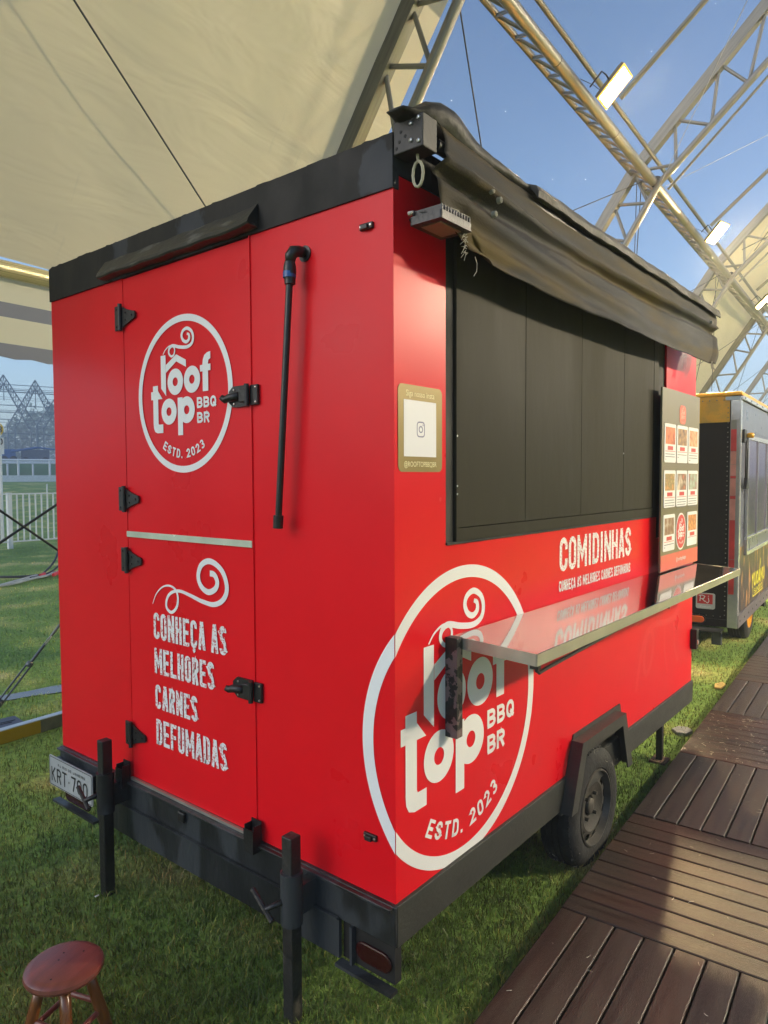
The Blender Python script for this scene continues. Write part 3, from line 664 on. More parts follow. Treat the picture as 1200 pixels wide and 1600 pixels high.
# faded curl on the lower right
gh = [(1.93,.60),(1.98,.74),(2.06,.86),(2.14,.88),(2.18,.80),(2.14,.70),(2.08,.66),(2.04,.72),(2.08,.86),(2.20,.90),(2.38,.88),(2.54,.90),(2.64,1.00),(2.62,1.10),(2.52,1.13),(2.44,1.06)]
pr = Print(wallmap(-.0008)); pr.stroke(catmull(gh, 5), .035); pr.stroke(catmull([(2.36,.86),(2.37,.72),(2.42,.60)], 5), .03); pr.stroke(catmull([(2.52,.86),(2.54,.72),(2.6,.62)], 5), .03); pr.m.build('faded_curl_print', GHOST, FT)
# sticker
def rrect(x0, x1, z0, z1, r, n=5):
    o = []
    for cx_, cz_, a in ((x1-r, z1-r, 0), (x0+r, z1-r, 90), (x0+r, z0+r, 180), (x1-r, z0+r, 270)): o += arc(cx_, cz_, r, r, a, a+90, n)
    return o
MB().prism(rrect(.016, .232, 1.688, 1.936, .018), 1, -.0015, .0001).build('sticker', GOLD, FT)
MB().prism([(.042,1.732),(.200,1.732),(.200,1.893),(.042,1.893)], 1, -.0022, -.0016).build('sticker_square', STWHITE, FT)
pr = Print(wallmap(-.0026)); q = rrect(.104, .140, 1.790, 1.832, .010); pr.stroke(q, .0035, True); pr.ring(.122, 1.811, .0085, .0035, n=20); pr.ring(.133, 1.824, .0012, .0024, n=8); pr.m.build('camera_glyph', STGLYPH, FT)
def btext(name, s, size, m, parent, m4, align='CENTER', ext=0, xs=1.):
    c = bpy.data.curves.new(name, 'FONT'); c.body = s; c.size = size; c.align_x = align; c.resolution_u = 3; c.extrude = ext
    o = bpy.data.objects.new(name, c); COL.objects.link(o)
    dg = bpy.context.evaluated_depsgraph_get(); me = bpy.data.meshes.new_from_object(o.evaluated_get(dg)); bpy.data.objects.remove(o); bpy.data.curves.remove(c)
    me.materials.clear(); me.materials.append(m); n = bpy.data.objects.new(name, me); COL.objects.link(n); n.parent = parent; n.matrix_local = m4 @ Matrix.Diagonal((xs, 1, 1, 1)); return n
def side_m4(x, y, z): return Matrix(((1,0,0,x),(0,0,-1,y),(0,1,0,z),(0,0,0,1)))
btext('sticker_text', 'Siga nosso insta', .0245, STTEXT, FT, side_m4(.122, -.0018, 1.904), xs=.9)
btext('sticker_text', '@ROOFTOPBBQBR', .0215, STTEXT, FT, side_m4(.122, -.0018, 1.703), xs=.85)
pr = Print(wallmap(-.0014)); pr.poly(rrect(.217, .229, 1.598, 1.612, .005)); pr.m.build('paint_blister', GHOST, FT)

# hinges, latches, brackets on the end wall
def hinge(y, z, lh=.0):
    e = MB().box(-.012, -.0045, y+.004, y+.046, z-.048, z+.048).build('hinge', IRON, FT, bevel=.002)
    MB().tube((-.016, y, z-.052), (-.016, y, z+.052), .0085, 12).build('knuckle', IRON, e, smooth='auto')
    MB().prism([(y-.006, z-.040), (y-.006, z+.040), (y-.030, z+.030), (y-.078, z+.016)]+[(y-.085-.012*math.sin(R(t)), z-.0+.016*math.cos(R(t))) for t in (30, 60, 90, 120, 150)]+[(y-.078, z-.016), (y-.030, z-.030)], 0, -.011, -.0045).build('hinge_leaf', IRON, e)
    for yy, zz in ((y+.033, z-.034), (y+.033, z+.034), (y+.02, z-.01), (y-.03, z-.014), (y-.03, z+.014), (y-.075, z)):
        MB().lathe([(0, -.0155), (.0035, -.0148), (.0045, -.0115)], 8, (0, yy, zz), 0).build('rivet', IRON, e)
for y, z in ((1.362, 2.308), (1.362, 1.592), (1.353, 1.348), (1.350, .640)): hinge(y, z)
def latch(z, hook):
    e = MB().box(-.014, -.0035, .555, .592, z-.033, z+.033).build('latch', IRON, FT, bevel=.002)
    MB().prism([(.605, z-.035), (.605, z+.035), (.68, z+.035), (.702, z+.018), (.702, z-.018), (.68, z-.035)], 0, -.012, -.0045).build('latch_plate', IRON, e)
    MB().box(-.026, -.012, .600, .636, z-.022, z+.024).build('latch_cam', IRON, e, bevel=.003)
    MB().tube((-.024, .596, z-.036), (-.024, .596, z+.036), .008, 10).build('latch_pin', IRON, e, smooth='auto')
    pts = [(-.020, .64, z), (-.024, .685, z-.003), (-.026, .705, z-.009), (-.034, .716, z-.004+hook)]
    MB().path(pts, [.014, .014, .013, .010], 8).build('latch_lever', IRON, e, smooth=True)
    for yy, zz in ((.563, z+.024), (.563, z-.024), (.672, z+.022), (.672, z-.024)): MB().lathe([(0, -.0175), (.003, -.017), (.0042, -.0135)], 8, (.0, yy, zz), 0).build('screw', SCREW, e)
latch(1.945, .004); latch(.958, .0)
for y, z in ((.092, 2.378), (.090, .622)):
    e = MB().box(-.010, -.0005, y-.024, y+.024, z-.009, z+.009).build('keeper_plate', IRON, FT, bevel=.002)
    MB().box(-.018, -.010, y-.010, y+.014, z-.010, z+.004).build('keeper_loop', IRON, e, bevel=.002)
    for yy in (y-.018, y+.018): MB().lathe([(0, -.0135), (.003, -.013), (.004, -.0105)], 8, (0, yy, z), 0).build('screw', SCREW, e)
for y in (.16, .105): MB().lathe([(0, -.0025), (.006, -.002), (.008, .0)], 10, (0, y, 1.345 if y > .13 else 1.342), 0).build('panel_pimple', RED, FT)
# black drain pipe
pp = MB().tube((-.048, .362, 2.262), (-.050, .420, 1.555), .0105, 16).build('drain_pipe', PLASTIC, FT, smooth='auto')
MB().tube((-.050, .4205, 1.556), (-.050, .4235, 1.516), .0160, 14).build('pipe_cap', PLASTIC, pp, smooth='auto')
MB().lathe([(.011, -.032), (.0165, -.030), (.0175, -.005), (.0195, 0), (.0195, .022), (.016, .036), (.012, .038)], 14, (-.048, .360, 2.285), 2).build('pipe_nut', PLASTIC, pp, smooth='auto')
MB().lathe([(.0197, -.004), (.0200, .012), (.018, .018)], 14, (-.0485, .361, 2.278), 2).build('pipe_blue_ring', BLUEP, pp, smooth='auto')
MB().path([(-.048, .3595, 2.318), (-.047, .357, 2.338), (-.040, .351, 2.352), (-.024, .346, 2.356), (-.002, .342, 2.356)], [.014, .018, .019, .017, .015], 14).build('pipe_elbow', PLASTIC, pp, smooth=True)
MB().lathe([(.012, -.007), (.025, -.006), (.024, .0)], 12, (0, .340, 2.352), 0).build('pipe_flange', PLASTIC, pp, smooth='auto')
# chassis and rear bumper
MB().box(-.006, L_+.005, -.010, .05, .325, ZB-.002).build('chassis_rail', SKIRT, FT, bevel=.003)
MB().box(-.004, L_, -.004, .03, ZB-.012, ZB+.0).build('rail_lip', SKIRT, FT)
MB().box(.0, L_, .06, W_, .40, ZB-.003).build('floor', FRAMEM, FT)
MB().box(.02, L_, W_-.06, W_, .325, ZB-.003).build('chassis_rail', FRAMEM, FT)
rb = MB().box(-.014, .05, -.008, W_+.002, .330, ZB-.001).build('rear_beam', FRAMEM, FT, bevel=.004)
MB().box(-.030, -.014, -.002, W_, .438, .447).build('beam_flange', FRAMEM, rb, bevel=.002)
b = MB(); b.prism([(.205, .330), (W_-.33, .330), (W_-.33, .212), (.205, .212)], 0, -.020, -.008); b.box(-.030, -.020, .205, W_-.33, .335, .341)
b.build('bumper_plate', FRAMEM, rb)
MB().box(-.040, -.008, -.012, .205, .198, .208).build('lamp_shelf', FRAMEM, rb); MB().box(-.040, -.008, W_-.33, W_+.03, .192, .202).build('lamp_shelf', FRAMEM, rb)
MB().box(.0, .03, .004, .204, .2085, .324).build('lamp_back', DARK, rb); MB().box(-.018, -.0005, .155, .165, .2085, .324).build('lamp_divider', FRAMEM, rb)
def tail(y0, y1, z0, z1):
    m = MB(); a = (z1-z0)/2; q = arc(y1-a, z0+a, a, a, 90, -90, 8)+arc(y0+a, z0+a, a, a, 270, 90, 8); m.prism(q, 0, -.010, -.001)
    return m.build('tail_light', TAIL, FT, bevel=.005)
tail(.012, .148, .232, .292); tail(1.70, 1.925, .205, .268)
MB().box(-.030, -.014, .98, 1.02, .39, .43).build('hook_lug', IRON, FT, bevel=.006)
for y in (1.385, .585):      # square sockets under the door posts
    b = MB(); x0, x1, y0, y1, z0, z1, t = -.052, -.013, y-.024, y+.024, .425, .525, .004
    b.box(x0, x0+t, y0, y1, z0, z1-.022); b.box(x1-t, x1, y0, y1, z0, z1); b.box(x0+t, x1-t, y0, y0+t, z0, z1-.010); b.box(x0+t, x1-t, y1-t, y1, z0, z1-.010); b.box(x0+t, x1-t, y0+t, y1-t, z0, z0+.02)
    b.build('post_socket', IRON, FT)
sill = MB().box(-.012, -.001, .60, 1.364, ZB+.0005, ZB+.0105).build('door_sill', STEELR, FT)
# plate
pl = MB().prism(rrect(-1.982, -1.60, .278, .415, .010), 0, -.050, -.046); 
for i, v in enumerate(pl.v): pl.v[i] = (v[0], -v[1], v[2])
PLT = pl.build('number_plate', PLATE, FT)
pr = Print(endmap(-.0505)); text(pr, 'KRT-700', -1.962, -1.640, .300, .066, .0085, gap=.26); text(pr, 'RJ RIO DE JANEIRO', -1.90, -1.66, .378, .012, .0022, gap=.35)
pr.stroke(rrect(-1.976, -1.606, .283, .410, .008), .003, True); pr.m.build('plate_lettering', PLATET, PLT)
MB().box(-.046, -.012, 1.62, 1.96, .30, .40).build('plate_holder', FRAMEM, FT)
# jacks
def jack(x, y, zt, zs):
    j = MB().box(x-.021, x+.021, y-.021, y+.021, -.01, zt).build('jack_leg', IRON if y > 1 else mat('scuffed_jack', (.020, .020, .019), .45, var=.3, scale=14, bump=.3, bscale=60, col2=(.09, .08, .06), w2=.5, s2=18, thr=(.6, .66)), FT, bevel=.003)
    MB().tube((x, y, zs-.16), (x, y, zs), .0345, 16).build('jack_sleeve', FRAMEM, j, smooth='auto')
    MB().box(x+.02, -.01, y-.02, y+.02, zs-.14, zs-.05).build('jack_bracket', FRAMEM, j)
    MB().path([(x-.03, y+.01, zs-.085), (x-.055, y+.05, zs-.11), (x-.058, y+.055, zs-.112)], [.009]*3, 8).build('jack_screw', IRON, j, smooth=True)
    MB().tube((x-.052, y+.12, zs-.075), (x-.062, y+.02, zs-.135), .0085, 8).build('jack_handle', IRON, j, smooth='auto')
    return j
jack(-.10, 1.402, .632, .50); jack(-.10, .326, .588, .475)
MB().box(2.63, 2.665, .09, .125, -.01, .34).build('jack_leg', IRON, FT, bevel=.003); MB().box(2.59, 2.70, .06, .15, .0, .012).build('jack_foot', mat('rusty_plate', (.16, .09, .06), .7, var=.3), FT)
MB().box(2.63, 2.665, 1.82, 1.855, -.01, .34).build('jack_leg', IRON, FT)
# fender
outer = [(1.085, .300), (1.155, .300+.0), (1.155, .300)]
fo = [(1.06, .318), (1.165, .585), (1.645, .585), (1.735, .318)]; fi = [(1.118, .318), (1.205, .535), (1.607, .535), (1.678, .318)]
def arch_ring(o, i, y0, y1):
    b = MB(); n = 4
    for k in range(3):
        q = [o[k], o[k+1], i[k+1], i[k]]; b.prism(q, 1, y0, y1)
    return b
bo = [(1.075, .30), (1.190, .602), (1.706, .602), (1.80, .34)]; bi = [(1.15, .30), (1.235, .555), (1.66, .555), (1.735, .34)]
fe = arch_ring(bo, bi, -.006, .012).build('fender_plate', SKIRT, FT); fl = arch_ring(fo, fi, -.058, -.052).build('fender_lip', SKIRT, fe)
b = MB()
for k in range(3):
    (a, c_), (d, e_) = fo[k], fo[k+1]
    nx, nz = (c_-e_), (d-a); l = math.hypot(nx, nz); nx, nz = nx/l*.004, nz/l*.004
    b.prism([(a, c_), (d, e_), (d-nx, e_-nz), (a-nx, c_-nz)], 1, -.052, -.0065)
b.build('fender_top', SKIRT, fe)
b = MB(); b.box(1.14, 1.76, .26, .27, .33, .56)
wi = [(1.14, .33), (1.215, .56), (1.68, .56), (1.75, .33)]
for k in range(3):
    (a, c_), (d, e_) = wi[k], wi[k+1]; b.prism([(a, c_), (d, e_), (d, e_+.006), (a, c_+.006)], 1, .0, .27)
b.build('wheel_well', DARK, FT)
# wheels
def wheel(cx_, cyo, cz_, parent, sgn=1, RR=.262, rimm=RIM, rr=.168, width=.165):
    """outer face at y=cyo looking to -y*sgn"""
    y = lambda t: cyo+sgn*t
    e = empty('wheel_hub', (0,0,0)); bpy.data.objects.remove(e)
    prof = [(rr-.004, .018), (rr+.004, .006), (rr+.03, .0), (rr+.062, .003), (RR-.014, .014), (RR-.003, .026), (RR, .04)]
    tr = []
    for t0 in (.04, .068, .096, .124): tr += [(RR, t0), (RR, t0+.020), (RR-.007, t0+.021), (RR-.007, t0+.027)]
    prof += tr[:-2]+[(RR-.003, width-.026), (RR-.014, width-.014), (rr+.03, width), (rr, width-.01), (rr-.01, width-.05)]
    ty = MB().lathe([(r, sgn*h) for r, h in prof], 48, (cx_, cyo, cz_), 1).build('tyre', RUBBER, parent, smooth='auto')
    b = MB(); n = 60
    for i in range(n):      # tread blocks
        a = 2*math.pi*i/n
        for t0 in (.018, .128):
            p = []
            for da, dr, dt in ((-.028, 0, 0), (.028, 0, 0), (.028, 0, .02), (-.028, 0, .02), (-.022, .004, 0), (.022, .004, 0), (.022, .004, .02), (-.022, .004, .02)):
                q = RR-.008+dr; p.append((cx_+q*math.cos(a+da), y(t0+dt), cz_+q*math.sin(a+da)))
            b.add(p, [(0,1,2,3),(4,5,6,7),(0,1,5,4),(1,2,6,5),(2,3,7,6),(3,0,4,7)])
    b.build('tread', RUBBER, ty)
    rim_ = MB(); rim_.lathe([(r, sgn*h) for r, h in [(rr-.002, .012), (rr-.004, .004), (rr-.010, .003), (rr-.014, .012), (rr-.018, .030), (rr-.022, .036)]], 48, (cx_, cyo, cz_), 1)
    ns = 48; rads = [rr-.022, rr-.026, rr-.036, rr-.050, rr-.062, .080, .045]; hs = [.036, .030, .026, .024, .022, .036, .040]
    vs = [(cx_+r*math.cos(2*math.pi*k/ns), y(h), cz_+r*math.sin(2*math.pi*k/ns)) for r, h in zip(rads, hs) for k in range(ns)]
    fs = [(i*ns+k, i*ns+(k+1) % ns, (i+1)*ns+(k+1) % ns, (i+1)*ns+k) for i in range(6) for k in range(ns) if not (i in (1, 2) and k % 4 in (0, 1))]
    rim_.add(vs, fs); ro = rim_.build('rim', rimm, parent, smooth='auto')
    MB().lathe([(rr-.02, sgn*.075), (0.001, sgn*.076)], 24, (cx_, cyo, cz_), 1).build('brake_disc', DARK, ro)
    MB().lathe([(.034, sgn*.041), (.032, sgn*.030), (.026, sgn*.026), (.001, sgn*.025)], 20, (cx_, cyo, cz_), 1).build('hub_cap', rimm, ro, smooth='auto')
    for k in range(4):
        a = R(45+90*k); MB().tube((cx_+.062*math.cos(a), y(.042), cz_+.062*math.sin(a)), (cx_+.062*math.cos(a), y(.022), cz_+.062*math.sin(a)), .0085, 6).build('wheel_nut', rimm, ro)
    return ty
wheel(1.395, -.028, .222, FT); wheel(1.395, W_+.0, .222, FT, -1)
MB().tube((1.395, .1, .222), (1.395, W_-.1, .222), .025, 10).build('axle', FRAMEM, FT)
b = MB()
for i in range(70):
    a = random.uniform(-2.6, 1.8); t0 = random.uniform(.0, .15); r_ = .266 if t0 > .02 else random.uniform(.20, .262); yy = -.028+t0 if t0 > .02 else -.031
    p = Vector((1.395+r_*math.cos(a), yy, .222+r_*math.sin(a))); q = p+Vector((random.uniform(-.02, .02), random.uniform(-.012, .012), random.uniform(-.02, .02))); b.tube(p, q, .0008, 4)
b.build('stuck_grass', STRAW, FT)
# drawbar at the far end
MB().box(L_, L_+.9, .93, 1.02, .33, .40).build('drawbar', FRAMEM, FT)
MB().box(2.845, 2.885, -.035, .06, .645, .765).build('corner_latch', IRON, FT, bevel=.004); MB().box(2.852, 2.878, -.040, -.035, .675, .70).build('corner_latch_pin', SCREW, FT)
# counter
CT = MB()
def ctop(x0, x1, yb, yf, zb, zf, t):
    return [(x0, yf, zf-t), (x1, yf, zf-t), (x1, yb, zb-t), (x0, yb, zb-t), (x0, yf, zf), (x1, yf, zf), (x1, yb, zb), (x0, yb, zb)]
BF = [(0,3,2,1),(4,5,6,7),(0,1,5,4),(1,2,6,5),(2,3,7,6),(3,0,4,7)]
ct = MB().add(ctop(.286, 2.70, -.004, -.292, 1.178, 1.163, .004), BF).build('counter_top', STEEL, FT, bevel=.0015)
MB().add([(.284, -.296, 1.128), (2.702, -.296, 1.128), (2.702, -.292, 1.128), (.284, -.292, 1.128), (.284, -.296, 1.1625), (2.702, -.296, 1.1625), (2.702, -.292, 1.1625), (.284, -.292, 1.1625)], BF).build('counter_edge', STEELR, ct)
for xx in ((.2815, .2855), (2.7005, 2.7045)):
    MB().add([(xx[0], -.292, 1.128), (xx[1], -.292, 1.128), (xx[1], -.004, 1.143), (xx[0], -.004, 1.143), (xx[0], -.292, 1.1635), (xx[1], -.292, 1.1635), (xx[1], -.004, 1.1785), (xx[0], -.004, 1.1785)], BF).build('counter_edge', STEELR, ct)
MB().box(.248, .281, -.045, -.0012, .868, 1.180).build('counter_bracket', CHIP, FT, bevel=.002); MB().box(2.52, 2.60, -.045, -.0012, 1.0, 1.14).build('counter_bracket', IRON, FT, bevel=.002)
b = MB().path([(.36, -.255, 1.125), (.362, -.255, 1.092), (.37, -.258, 1.085), (.42, -.26, 1.09), (1.02, -.285, 1.13)], .006, 8); b.box(.345, .362, -.268, -.24, 1.10, 1.128); b.build('stay_rod', IRON, ct)
MB().path([(1.56, -.265, 1.105), (1.563, -.265, 1.118), (2.25, -.285, 1.130)], .006, 8).build('stay_rod', IRON, ct)
# floodlight under the awning
FX = MB().prism(rrect(.010, .160, -.152, -.048, .006, 3), 2, 2.352, 2.374).build('floodlight_body', IRON, FT)
b = MB()
for i in range(11): b.box(.018+i*.0132, .022+i*.0132, -.150, -.060, 2.374, 2.390)
b.build('cooling_fin', IRON, FX); MB().box(.035, .135, -.132, -.068, 2.3495, 2.3522).build('floodlight_glass', mat('unlit_lamp_glass', (.26, .17, .14), .3, var=.1), FX)
MB().path([(.02, -.10, 2.376), (.025, -.05, 2.392), (.07, -.02, 2.396), (.075, -.002, 2.396)], .005, 6).build('lamp_bracket', IRON, FX)
MB().lathe([(.001, -.016), (.006, -.014), (.007, .0)], 10, (.012, -.045, 2.385), 1).build('screw', SCREW, FX)
# awning: arm box, valance, rolled tarpaulin
AB = MB().box(-.004, .062, -.103, -.004, 2.545, 2.632).build('awning_arm_box', mat('grey_black_box', (.012, .012, .011), .5, var=.2, bump=.1, bscale=60), FT, bevel=.003)
for y, z in ((-.09, 2.62), (-.09, 2.56), (-.065, 2.612), (-.065, 2.568)): MB().lathe([(.001, -.0105), (.005, -.009), (.006, -.004)], 8, (0, y, z), 0).build('rivet', SCREW, AB)
for y, z in ((-.045, 2.585), (-.025, 2.575), (-.03, 2.60), (-.015, 2.56)): MB().lathe([(.001, -.0052), (.0045, -.005), (.005, -.004)], 8, (0, y, z), 0).build('bolt_hole', DARK, AB)
pts = [(.03, -.06, 2.545), (.03, -.062, 2.53)]+[(.03-.000*t, -.062+.017*math.sin(R(t)), 2.492+.034*math.cos(R(t))) for t in range(0, 361, 30)]
MB().path(pts, .0042, 8).build('rope_loop', ROPE, FT, smooth=True)
def valance():
    nx, nz = 150, 34; vs = []; x0, x1 = .070, 2.86
    for i in range(nx+1):
        u = i/nx
        for j in range(nz+1):
            v = j/nz
            xl = x0+.012*v+(.10*max(0, (v-.82)/.18) if v > .82 else 0)+.012*math.sin(v*9)*(v < .8)
            xr = x1-.10*max(0, (v-.45)/.55)**2
            x = xl+(xr-xl)*u
            zt = 2.612-.030*math.exp(-((u-.0)/.05)**2)*0+.018*math.exp(-u/.10)-.022*math.sin(math.pi*min(1, u*1.15))
            zb = 2.302-.010*math.sin(u*math.pi*1.2)+.0025*math.sin(u*17)+.0015*math.sin(u*47+1)+(.012 if u < .05 else 0)
            z = zt+(zb-zt)*v
            y = -.100-.018*math.sin(math.pi*min(1, v/.3))*.6
            # folded hem ridge
            y -= .020*math.exp(-((v-.29)/.030)**2)
            y += .022*math.exp(-((v-.39)/.055)**2)
            y -= .030*max(0, v-.35)
            k = math.exp(-u/.35)
            # drag folds fanning out from the near bracket
            t = v-.30-.9*u
            y += .013*k*math.sin(24*(v-.32-.45*u))*(v > .25)*min(1, u/.04)
            y += .0014*math.sin(u*30+v*5)*v+.0008*math.sin(u*83+v*11)*v+.003*math.sin(u*9-v*7)+.006*math.sin(15*(v-.2-.28*u))*(v > .42)*(v-.42)*1.6
            y -= .02*(u > .985)*(v)
            z -= .004*math.sin(u*60)*(1-v)*.5
            vs.append((x, y, z))
    fs = [(i*(nz+1)+j, (i+1)*(nz+1)+j, (i+1)*(nz+1)+j+1, i*(nz+1)+j+1) for i in range(nx) for j in range(nz)]
    return MB().add(vs, fs)
va = valance().build('awning_valance', CLOTH, FT, smooth=True)
so = va.modifiers.new('cloth', 'SOLIDIFY'); so.thickness = .0018
b = MB()
for i in range(16):
    z = 2.375-.005*i*1.1; p = Vector((.175+.006*math.sin(i*2), -.125, 2.30+.005*i)); b.path([p, p+Vector((-.018, -.006, random.uniform(-.012, .004))), p+Vector((-.034*random.uniform(.6, 1.2), -.004, random.uniform(-.03, -.006)))], [.0012, .001, .0006], 4)
for i in range(12):
    p = Vector((.095+.006*i, -.128, 2.382)); b.path([p, p+Vector((random.uniform(-.02, .02), -.01, .016)), p+Vector((random.uniform(-.03, .03), -.012, random.uniform(-.005, .02)))], .0011, 4)
b.path([(.215, -.128, 2.302), (.222, -.130, 2.285), (.220, -.130, 2.262), (.205, -.130, 2.245)], .001, 4)
for i in range(10):
    p = Vector((2.74+random.uniform(-.02, .02), -.125, 2.315)); b.path([p, p+Vector((random.uniform(-.02, .02), 0, -.02)), p+Vector((random.uniform(-.03, .03), -.004, -.04))], .0025, 4)
b.build('frayed_edge', FRAY, FT)
for x, z in ((.315, 2.520), (.36, 2.505), (.33, 2.455), (2.70, 2.53)):
    MB().lathe([(.001, -.016), (.009, -.012), (.011, .0)], 8, (x, -.118, z), 1).build('cloth_stud', FRAY, va)
def tarp():
    n = 90; vs = []; m_ = 12
    for i in range(n+1):
        u = i/n; x = -.055+2.93*u; f = .85*math.exp(-((x-.13)/.13)**2)
        ra = .026+.030*f+.002*math.sin(i*.3)+random.uniform(-.0012, .0012); rz = .020+.036*f
        if i < 3: ra, rz = (.006, .014, .024)[i], (.004, .010, .020)[i]
        cz_ = 2.630+.030*f+.002*math.sin(i*.25)-.012*min(1, max(0, x-.5)); cy_ = -.050+.010*math.sin(i*.3)
        for k in range(m_):
            t = 2*math.pi*k/m_; q = 1+.10*math.sin(3*t+i*.13)+.05*math.sin(5*t-i*.4)+random.uniform(-.03, .03); vs.append((x, cy_+(ra+.022)*math.cos(t)*q, cz_+rz*math.sin(t)*q))
    fs = [(i*m_+k, i*m_+(k+1) % m_, (i+1)*m_+(k+1) % m_, (i+1)*m_+k) for i in range(n) for k in range(m_)]+[tuple(range(m_-1, -1, -1)), tuple(range(n*m_, (n+1)*m_))]
    return MB().add(vs, fs)
tarp().build('rolled_tarpaulin', TARP, FT, smooth=True)
def flap():
    n = 70; vs = []
    for i in range(n+1):
        x = .60+2.27*i/n; dz = .0022*math.sin(i*.35)+.0012*math.sin(i*1.3)
        vs += [(x, -.122, 2.625+dz), (x, -.132-.004*math.sin(i*.5), 2.605+dz), (x, -.130, 2.585+dz*1.5), (x, -.126, 2.583+dz*1.5), (x, -.118, 2.60), (x, -.085, 2.640+dz)]
    return MB().add(vs, [(i*6+k, i*6+(k+1) % 6, (i+1)*6+(k+1) % 6, (i+1)*6+k) for i in range(n) for k in range(6)]+[(0,1,2,3,4,5), tuple(n*6+k for k in range(5, -1, -1))])
flap().build('tarpaulin_hem', mat('brown_black_hem', (.040, .035, .028), .6, var=.3, scale=9, bump=.4, bscale=50), FT, smooth=False)
MB().tube((.07, -.09, 2.575), (2.84, -.09, 2.575), .018, 12).build('awning_bar', IRON, FT, smooth='auto')

# ================================================================== menu board
MBD = empty('menu_board', (0,0,0), 0, label='tall khaki menu board with dish cards on the far end of the counter', cat='menu board')
bx0, bx1, bz0, bz1, by = 2.118, 2.775, 1.182, 2.125, -.050
MB().box(bx0, bx1, by, by+.010, bz0, bz1).build('board', MBOARD, MBD, bevel=.001)
MB().box(bx0+.003, bx1-.003, by-.0008, by-.0001, bz0+.003, bz0+.085).build('red_footer', MCORAL, MBD)
btext('footer_text', '@rooftopbbqbr', .030, CARD, MBD, side_m4(2.46, by-.0015, bz0+.036), xs=.9)
MB().prism(rrect(2.40, 2.51, 1.955, 2.055, .03), 1, by-.0012, by-.0002).build('header_badge', MCORAL, MBD)
pr = Print(wallmap(by-.0016)); emblem(pr, 2.455, 2.005, .055, ring=False); pr.m.build('header_emblem', mat('badge_pale', (.75, .35, .25), .5), MBD)
def card(x0, x1, z0, z1, fm, lines):
    wq = x1-x0; c_ = MB().prism(rrect(x0, x1, z0, z1, .012, 3), 1, by-.0030, by-.0001).build('menu_card', CARD, MBD)
    zp = z1-.018; zq = z1-.105
    MB().box(x0+.018, x1-.018, by-.0038, by-.0031, zq, zp).build('dish_photo', fm, c_)
    b = MB(); b.box(x0+wq*.28, x1-wq*.28, by-.0038, by-.0031, zq-.030, zq-.010); b.box(x0+.014, x1-.014, by-.0038, by-.0031, zq-.038, zq-.0355); b.build('title_print', MRED, c_)
    b = MB(); g = random.Random(int(x0*1000+z0*100))
    for i in range(lines):
        L_x = (x1-.016) if i < lines-1 else x0+.03+g.random()*.04
        b.box(x0+.016, L_x-g.random()*.01, by-.0038, by-.0031, zq-.053-i*.0135, zq-.0495-i*.0135)
    b.build('text_lines', MTXT, c_)
cw = .188; xs_ = [2.150, 2.354, 2.558]
for r_, (z0, z1) in enumerate(((1.745, 1.945), (1.512, 1.705), (1.285, 1.475))):
    for k in range(3):
        if r_ == 2 and k == 1: continue
        card(xs_[k], xs_[k]+cw, z0, z1, FOODS[(r_*3+k) if r_ < 2 else 6+(k > 0)], [3, 2, 3, 4, 5, 5, 2, 0, 0][r_*3+k])
MB().prism([(2.448+.088*math.cos(t), 1.375+.100*math.sin(t)) for t in [2*math.pi*i/48 for i in range(48)]], 1, by-.0022, by-.0002).build('badge_rim', CARD, MBD)
MB().prism([(2.448+.080*math.cos(t), 1.375+.091*math.sin(t)) for t in [2*math.pi*i/48 for i in range(48)]], 1, by-.0030, by-.0023).build('badge', MRED, MBD)
pr = Print(wallmap(by-.0034)); emblem(pr, 2.448, 1.375, .084, ring=False); pr.m.build('badge_emblem', CARD, MBD)

# ================================================================== stool
ST = empty('wooden_stool', (-.603, .741, 0), R(20), label='small round varnished wooden stool on the grass', cat='stool')
SH = .285
MB().lathe([(.001, SH), (.084, SH), (.098, SH-.003), (.106, SH-.010), (.108, SH-.019), (.104, SH-.028), (.090, SH-.032), (.001, SH-.032)], 48).build('seat', WOODT, ST, smooth='auto')
for k in range(4):
    a = R(45+90*k); t = Vector((.058*math.cos(a), .058*math.sin(a), SH-.034)); f = Vector((.125*math.cos(a), .125*math.sin(a), -.004)); v = f-t
    MB().path([t, t+v*.25, t+v*.6, f], [.013, .016, .018, .014], 16).build('leg', WOOD, ST, smooth=True)
    a2 = R(45+90*(k+1)); hh = .45 if k % 2 else .55
    p = t+v*hh; t2 = Vector((.058*math.cos(a2), .058*math.sin(a2), SH-.034)); f2 = Vector((.125*math.cos(a2), .125*math.sin(a2), -.004)); q = t2+(f2-t2)*hh
    MB().tube(p, q, .008, 10).build('rung', WOODT, ST, smooth='auto')
for x, y in ((.0, .02), (.03, .03), (.055, -.02), (-.07, -.02)): MB().lathe([(.0001, .0006), (.0028, .0004), (.0032, -.001)], 8, (x, y, SH), 2).build('peg_hole', DARK, ST)

